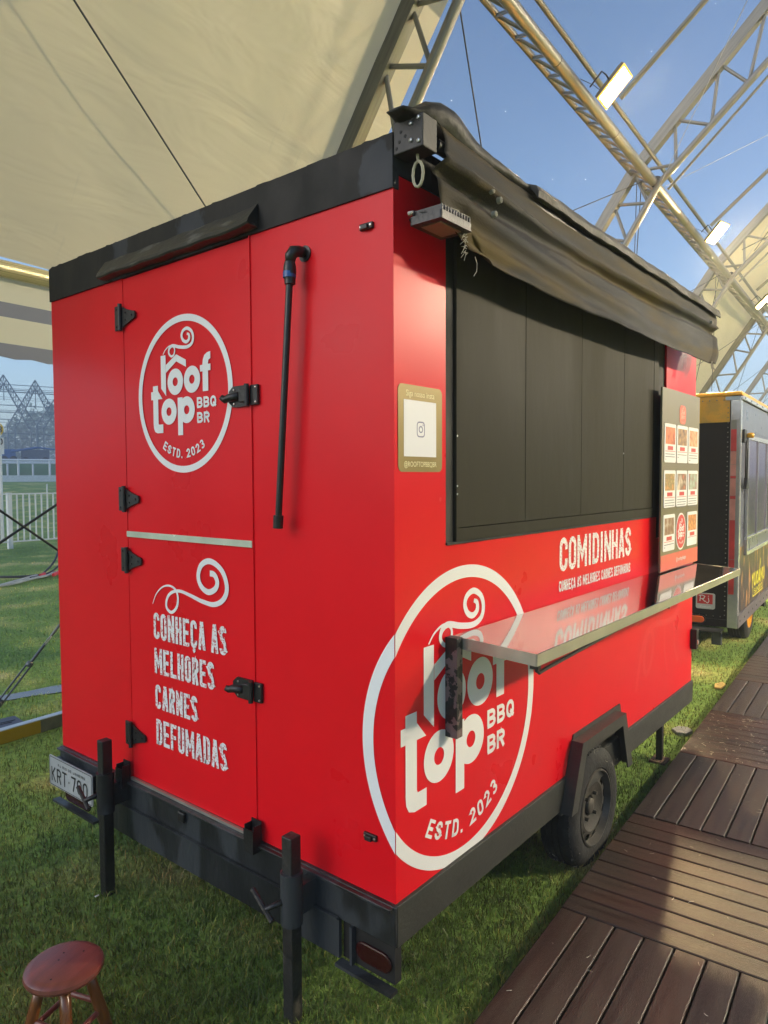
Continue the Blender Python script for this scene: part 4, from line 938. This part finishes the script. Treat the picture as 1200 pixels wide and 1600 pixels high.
# ================================================================== tent
TN = empty('event_tent', (0,0,0), A, label='large cream and clear-roofed event tent on aluminium lattice arches over the trailers', cat='tent')
RID = -3.1
PROF = [(RID, 9.55), (-1.5, 8.62), (.15, 7.13), (1.65, 5.60), (2.15, 4.87), (3.36, 3.02)]      # outer chord, near side
INN = [(RID, 8.90), (-1.5, 7.98), (.13, 6.48), (1.33, 5.38), (1.86, 4.52), (2.92, 2.90)]
def mir(P): return [(2*RID-a, z) for a, z in P]
ARCH = [-7.0, -2.0, 3.0, 7.84, 13.0, 18.1, 23.1, 28.1, 33.1]
def surf(e1a, e1b, P, name, m, amp=.02, off=.07, ne=24, seed=0):
    Q = []
    for (a, z), (b, y) in zip(P, P[1:]):
        k = 8
        for i in range(k): Q.append((a+(b-a)*i/k, z+(y-z)*i/k))
    Q.append(P[-1]); vs = []; n = len(Q)
    for i in range(ne+1):
        e = e1a+(e1b-e1a)*i/ne; s_e = math.sin(math.pi*i/ne)
        for j, (a, z) in enumerate(Q):
            d = off+.0-.0*s_e+amp*math.sin(e*2.1+j*.35+seed)*s_e+amp*.5*math.sin(e*5.3-j*.8)*s_e
            sg = 1 if a > RID else -1
            nx, nz = (.70*sg, .71) if abs(a-RID) < 4.6 else (.83*sg, .55)
            if j == 0: nx, nz = 0, 1
            vs.append((e, a+nx*d, z+nz*d))
    fs = [(i*n+j, (i+1)*n+j, (i+1)*n+j+1, i*n+j+1) for i in range(ne) for j in range(n-1)]
    return MB().add(vs, fs).build(name, m, TN, smooth=True)
SPANS = [(-2.05, 3.42, FABRIC), (3.42, 7.84, PVC), (7.84, 13.0, PVC), (13.0, 18.1, FABRIC), (18.1, 23.1, PVC), (23.1, 28.1, PVC), (28.1, 33.1, FABRIC)]
for i, (a, b_, m_) in enumerate(SPANS):
    nm = 'roof_canvas' if m_ is FABRIC else 'clear_roof_panel'
    for P in (PROF, mir(PROF)): surf(a+.0005*i, b_, P, nm, m_, amp=.022 if m_ is FABRIC else .008, seed=i)
def lerp(P, Q, t): return tuple(a+(b-a)*t for a, b in zip(P, Q))
def arch(e):
    near = (e in (3.0, 7.84, 13.0, 18.1, -2.0))
    for S_, (PO, PI_) in enumerate(((PROF, INN), (mir(PROF), mir(INN)))):
        for i in range(5):
            rod('arch_chord', (e, *PO[i]), (e, *PO[i+1]), 0, ALUD, TN, box=(.11, .13)); rod('arch_chord', (e, *PI_[i]), (e, *PI_[i+1]), .042, ALU, TN, 12)
        if not near and S_: pass
        # zigzag lacing
        segs = [(0, 1, 2), (1, 2, 3), (2, 3, 3), (3, 4, 2), (4, 5, 3)]
        nodes = []
        for a_, b_, k in segs:
            for j in range(k): nodes.append((lerp(PO[a_], PO[b_], j/k), lerp(PI_[a_], PI_[b_], (j+.5)/k)))
        for j, (o_, i_) in enumerate(nodes):
            rod('arch_strut', (e, *o_), (e, *i_), .021, ALU, TN, 8)
            if j+1 < len(nodes): rod('arch_strut', (e, *i_), (e, *nodes[j+1][0]), .021, ALU, TN, 8)
        x0 = PO[5][0]; x1 = PI_[5][0]
        rod('arch_leg', (e, x0, 3.02), (e, x0+(.04 if S_ == 0 else -.04), 0.02), .05, ALU, TN, 12); rod('arch_leg', (e, x1, 2.90), (e, x1+(.1 if S_ == 0 else -.1), 0.02), .035, ALU, TN, 12)
        for j in range(5):
            rod('arch_strut', (e, x0, .2+j*.56), (e, x1, .48+j*.56), .018, ALU, TN, 8)
        MB().box(e-.14, e+.14, min(x0, x1)-.08, max(x0, x1)+.1, .0, .018).build('foot_plate', STEELR, TN)
for e in ARCH[1:8]: arch(e)
# wide keder strip along the cream edge at the first arch
# purlin trusses
for sgn in (0, 1):
    f = (lambda a: 2*RID-a) if sgn else (lambda a: a)
    for a_, b_ in zip(ARCH[1:-2], ARCH[2:-1]):
        rod('purlin_chord', (a_, f(1.40), 5.41), (b_, f(1.40), 5.41), .056, ALU if sgn == 0 else ALUD, TN, 16); rod('purlin_chord', (a_, f(1.66), 5.565), (b_, f(1.66), 5.565), .030, ALUD, TN, 10)
        rod('purlin_chord', (a_, f(1.36), 5.66), (b_, f(1.36), 5.66), .026, ALUD, TN, 10)
        if sgn == 0:
            n = int((b_-a_)/.36); st_ = (b_-a_)/n
            for j in range(n):
                x = a_+j*st_; rod('purlin_strut', (x, 1.44, 5.42), (x+st_*.5, 1.65, 5.55), .017, ALU, TN, 8); rod('purlin_strut', (x+st_*.5, 1.65, 5.55), (x+st_, 1.44, 5.42), .017, ALU, TN, 8)
        for x in (a_+(b_-a_)*.33, a_+(b_-a_)*.67): rod('tube_sleeve', (x, f(1.40), 5.41), (x+.012, f(1.40), 5.41), .0585, ALUD, TN, 16)
    for a_ in ARCH[1:-2]: rod('clamp', (a_-.03, f(1.36), 5.40), (a_+.03, f(1.36), 5.40), .072, IRON if sgn == 0 else ALUD, TN, 12)
# eave beams, ground beam, valances
for sgn in (0, 1):
    f = (lambda a: 2*RID-a) if sgn else (lambda a: a)
    rod('eave_beam', (-2.1, f(3.30), 2.955), (33, f(3.30), 2.955), .052, mat('eave_tube_cream', (.56, .50, .28), .3, .4, var=.15, scale=8, bump=.08), TN, 20)
    rod('ridge_beam', (-2.1, RID, 9.42), (33, RID, 9.42), .05, ALU, TN, 12) if not sgn else None
    b = MB(); n = 330; vs = []
    for i in range(n+1):
        e = -2.08+35*i/n; wv = .012*math.sin(e*1.7)+.006*math.sin(e*5)
        for z, o in ((3.00, 0), (2.76, .3), (2.60, .7), (2.425+.006*((i % 2)*2-1)+.004*math.sin(e*3), 1.)): vs.append((e, f(3.345+wv*o), z))
    b.add(vs, [(i*4+k, (i+1)*4+k, (i+1)*4+k+1, i*4+k+1) for i in range(n) for k in range(3)]); b.build('striped_valance', STRIPE, TN, smooth=True)
MB().box(-2.2, .80, 3.395, 3.455, .002, .085).build('ground_beam', BEAMY, TN, bevel=.003, label='worn yellow painted end of the ground beam'); MB().box(.801, 33, 3.395, 3.455, .002, .085).build('ground_beam', BEAMG, TN, bevel=.003); MB().box(-2.2, 33, 3.397, 3.453, .0855, .090).build('ground_beam_top', BEAMT, TN)
# bracing cables
def cab(name, p, q, r, m=CABLE): return rod(name, p, q, r, m, TN, 6)
for i in range(1, 7):
    a_, b_ = ARCH[i], ARCH[i+1]
    cab('bracing_cable', (a_, 1.55, 5.45), (b_, 3.24, 2.97), .0065); cab('bracing_cable', (a_, 3.24, 2.97), (b_, 1.55, 5.45), .0065)
    cab('bracing_cable', (a_, -2.6, 8.75), (b_, 1.35, 5.30), .004, CABLEG); cab('bracing_cable', (a_, 1.35, 5.30), (b_, -2.6, 8.75), .004, CABLEG)
cab('brace_rope', (-1.36, 3.40, 2.95), (2.40, 3.40, .10), .0085); cab('brace_rope', (-1.38, 3.41, .10), (3.0, 3.41, 2.73), .0085)
for a_ in (6.45, 11.35, 16.4):      # mid-bay rafters and stays
    rod('mid_rafter', (a_, 1.40, 5.86), (a_, -2.9, 9.45), .030, ALUD, TN, 10)
for a_ in (7.84, 13.0):
    cab('tie_rod', (a_-.05, 1.21, 5.26), (a_-.05, -2.6, 8.85), .016, ALUD)
    cab('hanging_cable', (a_+.04, 1.62, 5.45), (a_+.04, 1.66, 3.3), .006)
cab('hanging_cable', (12.2, 1.05, 5.62), (13.9, .10, 6.55), .007); cab('hanging_cable', (12.85, .95, 5.75), (12.1, -.35, 7.2), .007)

# turnbuckle stay from a weight plate to the arch foot
DSTEEL = mat('weathered_steel', (.13, .14, .15), .4, .6, var=.2)
TB = empty('turnbuckle_stay', TL(.30, 3.40, .0), A, label='steel turnbuckle stay running up from the dark ground plate', cat='tie-down')
def on_(t): return (.02+t*1.0*.69, .02, .02+t*.72)      # along local x / z
rod('rod_lower', on_(0), on_(.36), .011, DSTEEL, TB, 10)
for o in (-.016, .016):
    p, q = Vector(on_(.33)), Vector(on_(.62)); rod('turnbuckle_bar', p+Vector((-.7*o, 0, .7*o)), q+Vector((-.7*o, 0, .7*o)), .0065, DSTEEL, TB, 8)
for t in (.33, .62): rod('turnbuckle_end', on_(t-.015), on_(t+.015), .022, DSTEEL, TB, 12)
rod('rod_upper', on_(.62), on_(.78), .0095, DSTEEL, TB, 10)
p = Vector(on_(.80)); MB().path([p+Vector((.69*a*.035*1-.0, .012*b_, .72*a*.035)) for a, b_ in ((-1.2,0),(-.6,.9),(.3,1),(1.2,.3),(1.2,-.3),(.3,-1),(-.6,-.9),(-1.2,0))], .004, 6).build('shackle', STEELR, TB, smooth=True)
rod('sleeve', on_(.84), on_(.93), .009, ALU, TB, 10); rod('wire', on_(.9), on_(3.6), .006, DSTEEL, TB, 6)
q = MB().prism([(0,0),(.36,0),(.36,.20),(0,.20)], 2, .0, .085); wp = q.build('anchor_plate', SACK, None, bevel=.004, label='dark blue anchor plate lying beside the yellow ground beam', cat='weight plate'); wp.location = TL(.36, 3.48, .004); wp.rotation_euler = (0, 0, A-.15)
MB().box(.20, .30, .07, .078, .0853, .087).build('slot', DARK, wp); MB().box(.24, .33, .10, .108, .0853, .087).build('slot', DARK, wp)

# ================================================================== floodlights
BEZ = emis('glowing_amber_rim', (1.0, .52, .07), 1.5)  # bezel is no lamp; panel light and glow put in as emission
FLM = mat('lamp_housing', (.12, .085, .03), .4, var=.2)
def flood(e1, e2, z, label, group=None, side=1, k=0, yaw=0.):
    F = empty('floodlight', TL(e1, e2, z), A, label=label, cat='floodlight', group=group); F.scale = (.8,)*3 if side > 0 else (1,)*3
    Rz = Matrix.Rotation(R(yaw), 3, 'Z'); ax = Rz @ Vector((1, 0, 0)); ay = Rz @ Vector((0, -.72*side, .69)); an = ax.cross(ay)
    if an.z > 0: an = -an
    def P(a, b_, c_): return tuple(ax*a+ay*b_+an*c_)
    def bx(a0, a1, b0, b1, c0, c1): 
        return MB().add([P(a, b_, c_) for c_ in (c0, c1) for a, b_ in ((a0, b0), (a1, b0), (a1, b1), (a0, b1))], BF)
    h = bx(-.155, .155, -.215, .215, -.045, .0).build('housing', FLM, F, bevel=.004)
    for a in range(7): bx(-.12+a*.038, -.114+a*.038, -.18, .18, -.070, -.045).build('cooling_fin', FLM, h)
    bx(-.135, .135, -.19, .19, .0005, .004).build('lit_panel', LEDN[k] if side > 0 else LED, F)
    for q in ((-.155, .155, -.215, -.192), (-.155, .155, .192, .215), (-.155, -.137, -.192, .192), (.137, .155, -.192, .192)): bx(*q, .0005, .012).build('bezel', BEZ, F)
    for q in ((-.158, -.136), (.136, .158)): bx(q[0], q[1], -.218, .218, -.004, .0).build('bezel', BEZ, F)
    MB().path([P(-.16, 0, -.02), P(-.175, .02, -.09), P(-.12, .03*side, -.20), (-.08, .27*side, .05)], .010, 8).build('bracket_arm', IRON, F, smooth=True)
    MB().path([P(0, -.1, -.06), P(-.05, -.12, -.14), (-.15, .2*side, .02), (-.3, .31*side, .06)], .004, 6).build('lamp_cable', CABLE, F, smooth=True)
    return F
flood(5.20, 1.06, 5.33, 'nearest lit warm floodlight clamped on the long purlin truss', 'floodlights along the purlin truss')
flood(10.20, 1.08, 5.36, 'second lit floodlight along the truss, above the awning end', 'floodlights along the purlin truss', k=1, yaw=-18)
flood(15.30, 1.12, 5.34, 'farthest lit floodlight low on the truss by the cream canvas', 'floodlights along the purlin truss', k=2)
for e1, l_ in ((5.2, 'nearest'), (10.2, 'second nearest'), (15.3, 'farthest')):
    flood(e1, 2*RID-1.06, 5.33, 'warm floodlight on the opposite truss across the boardwalk, %s one' % l_, 'floodlights along the opposite truss', -1)

# ================================================================== second trailer
T2 = empty('sandwich_trailer', TL(5.42, -.02, 0), A, label='black sandwich trailer with yellow roof edge and bright metal corner behind the red one', cat='food trailer')
X0, Y0, ZB2, ZT2, LL, WW = 0., 0., .29, 2.40, 3.6, 2.0
MB().box(.02, LL, .02, WW, .30, ZT2).build('body', DARK, T2)
MB().box(.008, .02, .075, WW-.07, .36, 2.165).build('end_panel', T2BLK, T2); MB().box(.006, .02, .075, WW-.07, 2.166, 2.395).build('yellow_band', YEL, T2)
MB().box(.000, .02, .065, WW, 2.352, 2.400).build('top_trim', YEL, T2); MB().box(-.02, LL+.02, -.02, WW+.02, 2.400, 2.435).build('roof_edge', YEL, T2, bevel=.008)
MB().box(-.006, .012, -.012, .072, ZB2, 2.385).build('corner_profile', T2ALU, T2, bevel=.004); MB().box(-.004, .06, -.014, -.010, ZB2, 2.385).build('corner_profile', T2ALU, T2)
MB().box(-.014, -.007, -.01, .115, 2.36, 2.392).build('corner_cap', GREYP, T2)
tz = [(2.10, 2.185, ALUD), (1.90, 2.099, T2RED), (1.78, 1.899, T2PNK), (1.68, 1.779, T2PNK), (1.655, 1.679, T2RED), (1.50, 1.654, T2PNK), (1.47, 1.499, T2RED), (1.28, 1.469, T2PNK), (.92, 1.279, T2RED), (.60, .919, T2RED)]
for a_, b_, m_ in tz: MB().box(-.0085, -.0065, .020, .066, a_, b_-.002).build('reflective_tape', m_, T2)
MB().box(-.007, .0, .072, .078, ZB2+.06, 2.36).build('seam_trim', T2ALU if False else T2BLK, T2)
b = MB()
for i in range(44): b.lathe([(.001, -.0045), (.0045, -.003), (.006, .0)], 6, (.008, .095, .40+i*.044), 0)
for i in range(28): b.lathe([(.001, -.0045), (.0045, -.003), (.006, .0)], 6, (.000, .13+i*.06, 2.365), 0); b.lathe([(.001, -.0045), (.0045, -.003), (.006, .0)], 6, (.008, .13+i*.06, .385), 0)
b.build('rivet_row', ALUD, T2, kind='stuff')
MB().box(.0, .03, .02, WW, ZB2, .358).build('lower_beam', T2BLK, T2); MB().box(-.16, .02, .10, WW-.2, .262, .272).build('step_lip', FRAMEM, T2); MB().box(.0, .06, .12, .2, .12, .26).build('hanging_bracket', FRAMEM, T2)
sg = MB().prism(rrect(.175, .340, .445, .592, .018), 0, -.003, .007).build('maker_sign', SIGNG, T2); MB().box(-.0042, -.0032, .195, .328, .492, .583).build('sign_red_field', SIGNR, T2)
pr = Print(lambda u, v, h: (-.0048-h, -u, v)); pr.stroke([(-.315, .567), (-.285, .572), (-.262, .562), (-.272, .540), (-.298, .538)], .007); pr.stroke([(-.300, .568), (-.304, .515)], .007); pr.stroke([(-.285, .538), (-.262, .515), (-.250, .517)], .007); pr.stroke([(-.232, .552), (-.226, .520), (-.236, .503), (-.250, .506)], .007); pr.ring(-.231, .566, .002, .004, n=8); pr.m.build('sign_script', CARD, T2)
m4 = Matrix(((0,0,-1,-.0045),(-1,0,0,.256),(0,1,0,.4575),(0,0,0,1))); btext('sign_word', 'Custom', .030, CARD, T2, m4)
m = MB(); a_ = .03; q = arc(.43-a_, .345, a_, a_, 90, -90, 6)+arc(.262+a_, .345, a_, a_, 270, 90, 6); m.prism(q, 0, -.022, .006); m.build('orange_side_lamp', ORANGE, T2, bevel=.004)
m = MB(); a_ = .04; q = arc(.44-a_, .345, a_, a_, 90, -90, 6)+arc(.250+a_, .345, a_, a_, 270, 90, 6); m.prism(q, 0, -.008, .004); m.build('lamp_base', IRON, T2)
# side of the second trailer
MB().box(.06, LL, -.004, .02, .41, 1.02).build('side_print', T2PRT, T2); MB().box(.06, LL, -.002, .02, 1.02, 2.10).build('side_panel', T2SIL, T2); MB().box(.06, LL, -.006, .02, 2.10, 2.36).build('upper_panel', T2SIL, T2)
MB().box(.02, LL, -.03, .02, 2.365, 2.398).build('roof_rail', T2ALU, T2); MB().box(.02, LL, -.02, .02, ZB2, .405).build('side_skirt', mat('lilac_grey_skirt', (.16, .145, .15), .4, .3, var=.15), T2)
for i in range(12): MB().lathe([(.001, -.023), (.010, -.0215), (.010, -.02)], 8, (.10+i*.25, 0, .345), 1).build('bolt_hole', DARK, T2)
for i in range(10): MB().lathe([(.001, -.036), (.008, -.034), (.010, -.03)], 8, (.10+i*.35, 0, 2.38), 1).build('bolt_head', IRON, T2)
MB().box(.36, 3.2, -.020, -.0065, 1.10, 2.02).build('service_window', GLASSP, T2)
for q in ((.33, .36, .93, 2.06), (3.2, 3.23, .93, 2.06)): MB().box(q[0], q[1], -.032, -.007, q[2], q[3]).build('window_frame', T2ALU, T2)
MB().box(.361, 3.199, -.032, -.007, 2.021, 2.06).build('window_frame', T2ALU, T2); MB().box(.361, 3.199, -.032, -.007, .93, .965).build('window_frame', T2ALU, T2); MB().box(.361, 3.199, -.030, -.007, 1.085, 1.10).build('window_frame', T2ALU, T2)
MB().box(.361, 3.199, -.016, -.0065, .966, 1.084).build('lower_window_panel', T2SIL, T2)
for x in (.95, 1.6, 2.3): MB().box(x, x+.018, -.030, -.0205, 1.101, 2.02).build('window_mullion', T2ALU, T2)
MB().box(.10, .22, -.03, -.008, 1.98, 2.10).build('hatch_bolt', IRON, T2); MB().lathe([(.001, -.09), (.022, -.085), (.026, -.06), (.020, -.03)], 12, (.24, 0, 2.05), 1).build('yellow_knob', YEL, T2, smooth=True)
MB().path([(.19, -.03, 2.0), (.17, -.035, 1.92), (.16, -.036, 1.72), (.17, -.036, 1.66)], .007, 6).build('power_cord', IRON, T2, smooth=True); MB().path([(.19, -.03, 2.0), (.24, -.035, 1.9), (.25, -.036, 1.78), (.20, -.036, 1.66)], .006, 6).build('power_cord', IRON, T2, smooth=True)
MB().prism([(.12, 1.56), (.26, 1.56), (.22, 1.66), (.17, 1.66)], 1, -.05, -.02).build('plug', IRON, T2)
pr = Print(lambda u, v, h: (u, -.0055-h, v)); text(pr, 'YUCANU', .86, 1.74, .545, .145, .032, gap=.08, shear=.0); pr.stroke([(.95, .45), (.95, .545)], .02); pr.stroke([(.95, .452), (1.65, .452)], .012); pr.stroke([(1.64, .45), (1.64, .545)], .012); pr.stroke([(1.38, .69), (1.46, .80)], .03); text(pr, 'SANDCO', 1.02, 1.58, .468, .058, .011, gap=.2); pr.m.build('yellow_lettering', T2LET, T2)
wheel(1.10, .035, .30, T2, 1, RR=.315, rimm=mat('yellow_rim', (.75, .34, .02), .4, .1, var=.2, scale=14), rr=.20, width=.19)
MB().box(.55, 1.6, .3, .34, .30, .45).build('wheel_well', DARK, T2)
MB().box(1.75, 1.85, -.01, .05, .23, .29).build('side_bracket', IRON, T2)

# ================================================================== loose things near the boardwalk
q = MB().prism([(0,0), (.16,-.03), (.26,.05), (.22,.14), (.07,.17), (-.04,.09)], 2, .0, .045); st = q.build('paving_stone', CONC, None, bevel=.008, label='broken grey stone lying against the boardwalk edge', cat='stone'); st.location = TL(3.15, -.10, .0); st.scale = (.5, .6, .5)
q = MB().prism([(0,0), (.14,-.02), (.2,.06), (.1,.13), (-.02,.08)], 2, .0, .04); st = q.build('leaf_litter', LEAF, None, label='dry yellow leaf by the boardwalk edge beyond the red trailer', cat='leaf'); st.location = TL(4.35, -.09, .01); st.scale = (.9, .5, .3)
for i, (x, y, r_, lb) in enumerate(((-.42, 1.12, .5, 'white scrap of paper on the grass right of the stool'), (-.18, 1.35, .2, 'tiny white scrap on the grass at the foot of the left jack leg'))):
    q = MB().prism([(0,0), (.022,.006), (.024,.012), (.001,.008)], 2, 0, .0015).build('paper_scrap', WHITE, None, label=lb, cat='litter'); q.location = (x, y, .042); q.rotation_euler = (.2, .3, r_)

# ================================================================== outside: cables, picket fence, rails
CB = empty('cable_tangle', (3.9, 10.8, 0), 0, label='tangle of grey and black power cables with red plugs on the lawn', cat='cables')
def gcab(name, pts, r, m):
    return MB().path(catmull([(x-3.9, y-10.8, z) for x, y, z in pts], 4), r, 6).build(name, m, CB, smooth=True)
gcab('grey_cable', [(3.0,10.2,.04),(3.35,10.3,.04),(3.75,10.55,.05),(4.1,10.75,.05),(4.6,11.2,.06)], .022, CABLEG)
gcab('grey_cable', [(3.1,10.25,.04),(3.6,10.6,.05),(4.0,10.9,.05),(4.45,11.0,.05)], .020, CABLEG)
gcab('black_cable', [(3.5,11.2,.05),(3.75,10.95,.05),(4.0,10.9,.05),(4.3,11.0,.05),(4.7,11.1,.05)], .022, CABLE)
gcab('black_cable', [(3.8,10.7,.05),(4.05,10.85,.06),(4.4,11.1,.25),(4.7,11.5,.48),(4.95,11.8,.52)], .018, CABLE)
gcab('black_cable', [(4.0,10.8,.05),(4.3,10.95,.10),(4.6,11.1,.28),(4.9,11.3,.45)], .016, CABLE)
for x, y in ((3.98, 10.75), (4.25, 10.78), (4.15, 10.65)): MB().tube((x-3.9, y-10.8, .06), (x-3.8, y-10.74, .07), .03, 10).build('red_plug', SIGNR, CB)
PF = empty('picket_fence', (5.98, 16.6, 0), R(2), label='low white metal picket fence across the lawn', cat='fence')
for s_x in range(-2, 9):
    x = s_x*2.35; rod('post', (x, 0, 0), (x, 0, 1.36), 0, FENCEW, PF, box=(.10, .10))
    if s_x < 8:
        for z in (.17, 1.33): rod('rail', (x+.05, 0, z), (x+2.30, 0, z), 0, FENCEW, PF, box=(.03, .035))
        for k in range(14):
            xx = x+.19+k*.151
            rod('picket', (xx, 0, .17), (xx, 0, 1.33), 0, FENCEW, PF, box=(.034, .02))
PN = MB().tube((0, 0, 0), (.02, 0, 1.45), .03, 8).build('field_pole', FENCEW, None, label='thin pole standing in the turf behind the picket fence', cat='pole'); PN.location = (12.3, 28.0, .05)
# far racecourse: offsets along the line of sight at the left edge
RC = Vector((24.9, 58.2)); rd = Vector((.912, -.411)).normalized(); nd = Vector((.411, .912)).normalized()
def F(a, b_, z): q = RC+rd*a+nd*b_; return (q.x, q.y, z)
def strip(name, a0, a1, b0, b1, z0, z1, m, **kw):
    mb = MB(); c8 = [F(a, b_, z) for z in (z0, z1) for a, b_ in ((a0, b0), (a1, b0), (a1, b1), (a0, b1))]; return mb.add(c8, BF).build(name, m, **kw)
strip('track_turf', -30, 60, -8, -.6, 1.25, 1.52, FIELD1, kind='structure')
strip('kerb_board', -30, 60, -.1, .1, 1.40, 2.05, FENCEW, label='low white kerb board along the foot of the race track', cat='kerb')
strip('dirt_track', -40, 70, .2, 9, 1.5, 2.02, MUD, kind='structure'); strip('hedge_bank', -40, 70, 9.2, 12, 1.5, 2.75, FIELD1, kind='structure'); strip('dirt_track', -60, 90, 12.2, 34, 1.5, 2.30, MUD, kind='structure')
def rail(name, b_, zt, zb, sp, r_, off, label):
    Q = empty(name, F(0, b_, zb), 0, label=label, cat='rail'); o = Vector(F(0, b_, zb))
    def G(a, z): return Vector(F(a, b_, z))-o
    for z in (zt, zt-.22*r_/.07): rod('rail_bar', G(-24, z), G(40, z), r_, FENCEW, Q, 8)
    for k in range(-5, 14): rod('post', G(off+k*sp, zb), G(off+k*sp, zt), r_*1.25, FENCEW, Q, 8)
    return Q
rail('race_rail', .6, 3.30, 1.9, 1.95*1.2, .075, -.5, 'nearer white race track rail on posts'); rail('race_rail', 8.8, 3.55, 2.0, 2.1, .07, .6, 'farther white race track rail behind the nearer one')
SG = empty('furlong_marker', (7.16, 19.86, 0), 0, label='tall race marker post with yellow disc numbered 3 above a white 0 panel', cat='marker sign')
axs = Vector((.912, -.411, 0))
def sgm(u, v, h): q = axs*u+Vector((-.411, -.912, 0))*(.03+h); return (q.x, q.y, v)
rod('post', (0, 0, .0), (0, 0, 3.3), .04, FENCEW, SG, 10)
pr = Print(sgm); pr.poly([(-.12+.22*math.cos(t), 3.10+.22*math.sin(t)) for t in [2*math.pi*i/40 for i in range(40)]]); pr.m.build('yellow_disc', mat('disc_yellow', (.72, .48, .06), .5), SG)
pr = Print(lambda u, v, h: sgm(u, v, h+.004)); text(pr, '3', -.07, .06, 3.0, .20, .035); pr.m.build('numeral', PLATET, SG)
pr = Print(sgm); pr.poly([(-.34, 2.40), (.10, 2.40), (.10, 2.87), (-.34, 2.87)]); pr.m.build('white_panel', FENCEW, SG)
pr = Print(lambda u, v, h: sgm(u, v, h+.004)); text(pr, '0', -.06, .07, 2.66, .19, .030); pr.m.build('numeral', PLATET, SG)

# bare tent skeletons far off, seen end-on as crossing lattice arches
def skeleton(a0, b_, span, ze, zr, label):
    o = Vector(F(a0, b_, 1.5)); Q = empty('tent_skeleton', tuple(o), 0, label=label, cat='tent frame', group='bare tent frames beyond the race track')
    def G(a, z, bb=0): return Vector(F(a0+a, b_+bb, z))-o
    P = [(-span/2, 1.5), (-span/2, ze-.5), (-span/2+.35, ze+.15), (0, zr), (span/2-.35, ze+.15), (span/2, ze-.5), (span/2, 1.5)]
    I = [(-span/2+.7, 1.5), (-span/2+.7, ze-.7), (-span/2+.95, ze-.45), (0, zr-.9), (span/2-.95, ze-.45), (span/2-.7, ze-.7), (span/2-.7, 1.5)]
    for X in (P, I):
        for p, q in zip(X, X[1:]): rod('arch_chord', G(*p), G(*q), .07, HAZEST, Q, 6)
    for j in range(6):
        k = {0: 7, 1: 1, 2: 12, 3: 12, 4: 1, 5: 7}[j]
        for t in range(k):
            o0 = lerp(P[j], P[j+1], t/k); i0 = lerp(I[j], I[j+1], (t+.5)/k); o1 = lerp(P[j], P[j+1], (t+1)/k)
            rod('arch_strut', G(*o0), G(*i0), .035, HAZEST, Q, 5); rod('arch_strut', G(*i0), G(*o1), .035, HAZEST, Q, 5)
    rod('king_post', G(0, zr-.9), G(0, zr-2.8), .05, HAZEST, Q, 6)
    return Q
skeleton(1.1, 22, 5.6, 8.0, 12.6, 'nearer bare lattice tent frame with a peak beside the trailer edge'); skeleton(-2.0, 23.5, 6.5, 8.0, 13.2, 'left bare lattice tent frame cut by the photo edge'); skeleton(4.3, 21, 6.4, 8.0, 12.6, 'right bare lattice tent frame half hidden by the trailer')
o = Vector(F(0, 28, 5)); PL_ = empty('frame_purlins', tuple(o), 0, label='many thin wires and purlins strung behind the bare tent frames', cat='wires')
for i in range(20):
    z = 6.6+i*.34+random.uniform(-.08, .08); bb = random.uniform(0, 8); rod('wire', Vector(F(-14, 28+bb, z+.45))-o, Vector(F(22, 28+bb*.6, z-.35))-o, random.choice([.022, .03, .045]), HAZEST, PL_, 5)
def lift(a, b_, mcol, w_, h, z, label, arm):
    o = Vector(F(a, b_, z)); Q = empty('boom_lift', tuple(o), 0, label=label, cat='boom lift')
    def G(x, zz, bb=0): return Vector(F(a+x, b_+bb, z+zz))-o
    mb = MB(); mb.add([G(x, zz, bb) for zz in (.35, h) for x, bb in ((-w_/2, 0), (w_/2, 0), (w_/2, 1.6), (-w_/2, 1.6))], BF); mb.build('engine_body', mcol, Q, bevel=.08)
    for x in (-w_*.35, w_*.35): MB().tube(G(x, .25, -.1), G(x, .25, .3), .34, 14).build('wheel', RUBBER, Q)
    if arm: rod('boom', G(.2, h*.8), G(2.6, h*1.15), .12, LIFT, Q, 8); rod('boom', G(2.6, h*1.15), G(4.2, h*1.0), .09, LIFT, Q, 8)
    return Q
lift(-1.5, 15, LIFT, 1.2, 1.25, 3.5, 'blue boom lift machine parked beyond the race rails', True); lift(.9, 15.5, LIFTG, 2.6, 1.35, 3.4, 'grey-blue covered machine parked right of the blue lift', False)
strip('field_bank', -60, 100, 13.5, 40, 1.6, 3.45, FIELD1, kind='structure')
# far wood
def wood():
    g = random.Random(5); mb = MB()
    for i in range(30000):
        a = g.uniform(-70, 110); d = g.uniform(95, 125); hh = 11+3.0*math.sin(a*.12+1)+1.5*math.sin(a*.37)+.8*math.sin(a*1.7)
        z = 1.8+hh*g.random()**.6; p = Vector(F(a, d, z)); s__ = g.uniform(.35, .8)
        vs = [p+Vector((g.uniform(-s__, s__), g.uniform(-s__, s__), g.uniform(-s__, s__)*.8)) for _ in range(4)]; mb.add(vs, [(0,1,2), (0,2,3), (0,3,1), (1,3,2)])
    return mb.build('far_wood', WOODS, None, kind='stuff', label='misty green wood on the slope far behind the race track', cat='woodland')
wood()

# ================================================================== air
hz = MB().box(-640, 640, -640, 640, -1, 22).build('haze', None or GROUND, None, kind='stuff', label='thin morning mist hanging over the field', cat='haze')
hm = bpy.data.materials.new('thin_mist'); hm.use_nodes = True; n = hm.node_tree; n.nodes.clear()
v = n.nodes.new('ShaderNodeVolumePrincipled'); v.inputs['Color'].default_value = (.80, .88, 1.0, 1); v.inputs['Density'].default_value = HAZE; v.inputs['Anisotropy'].default_value = .0
o = n.nodes.new('ShaderNodeOutputMaterial'); n.links.new(v.outputs[0], o.inputs['Volume']); hz.data.materials.clear(); hz.data.materials.append(hm)
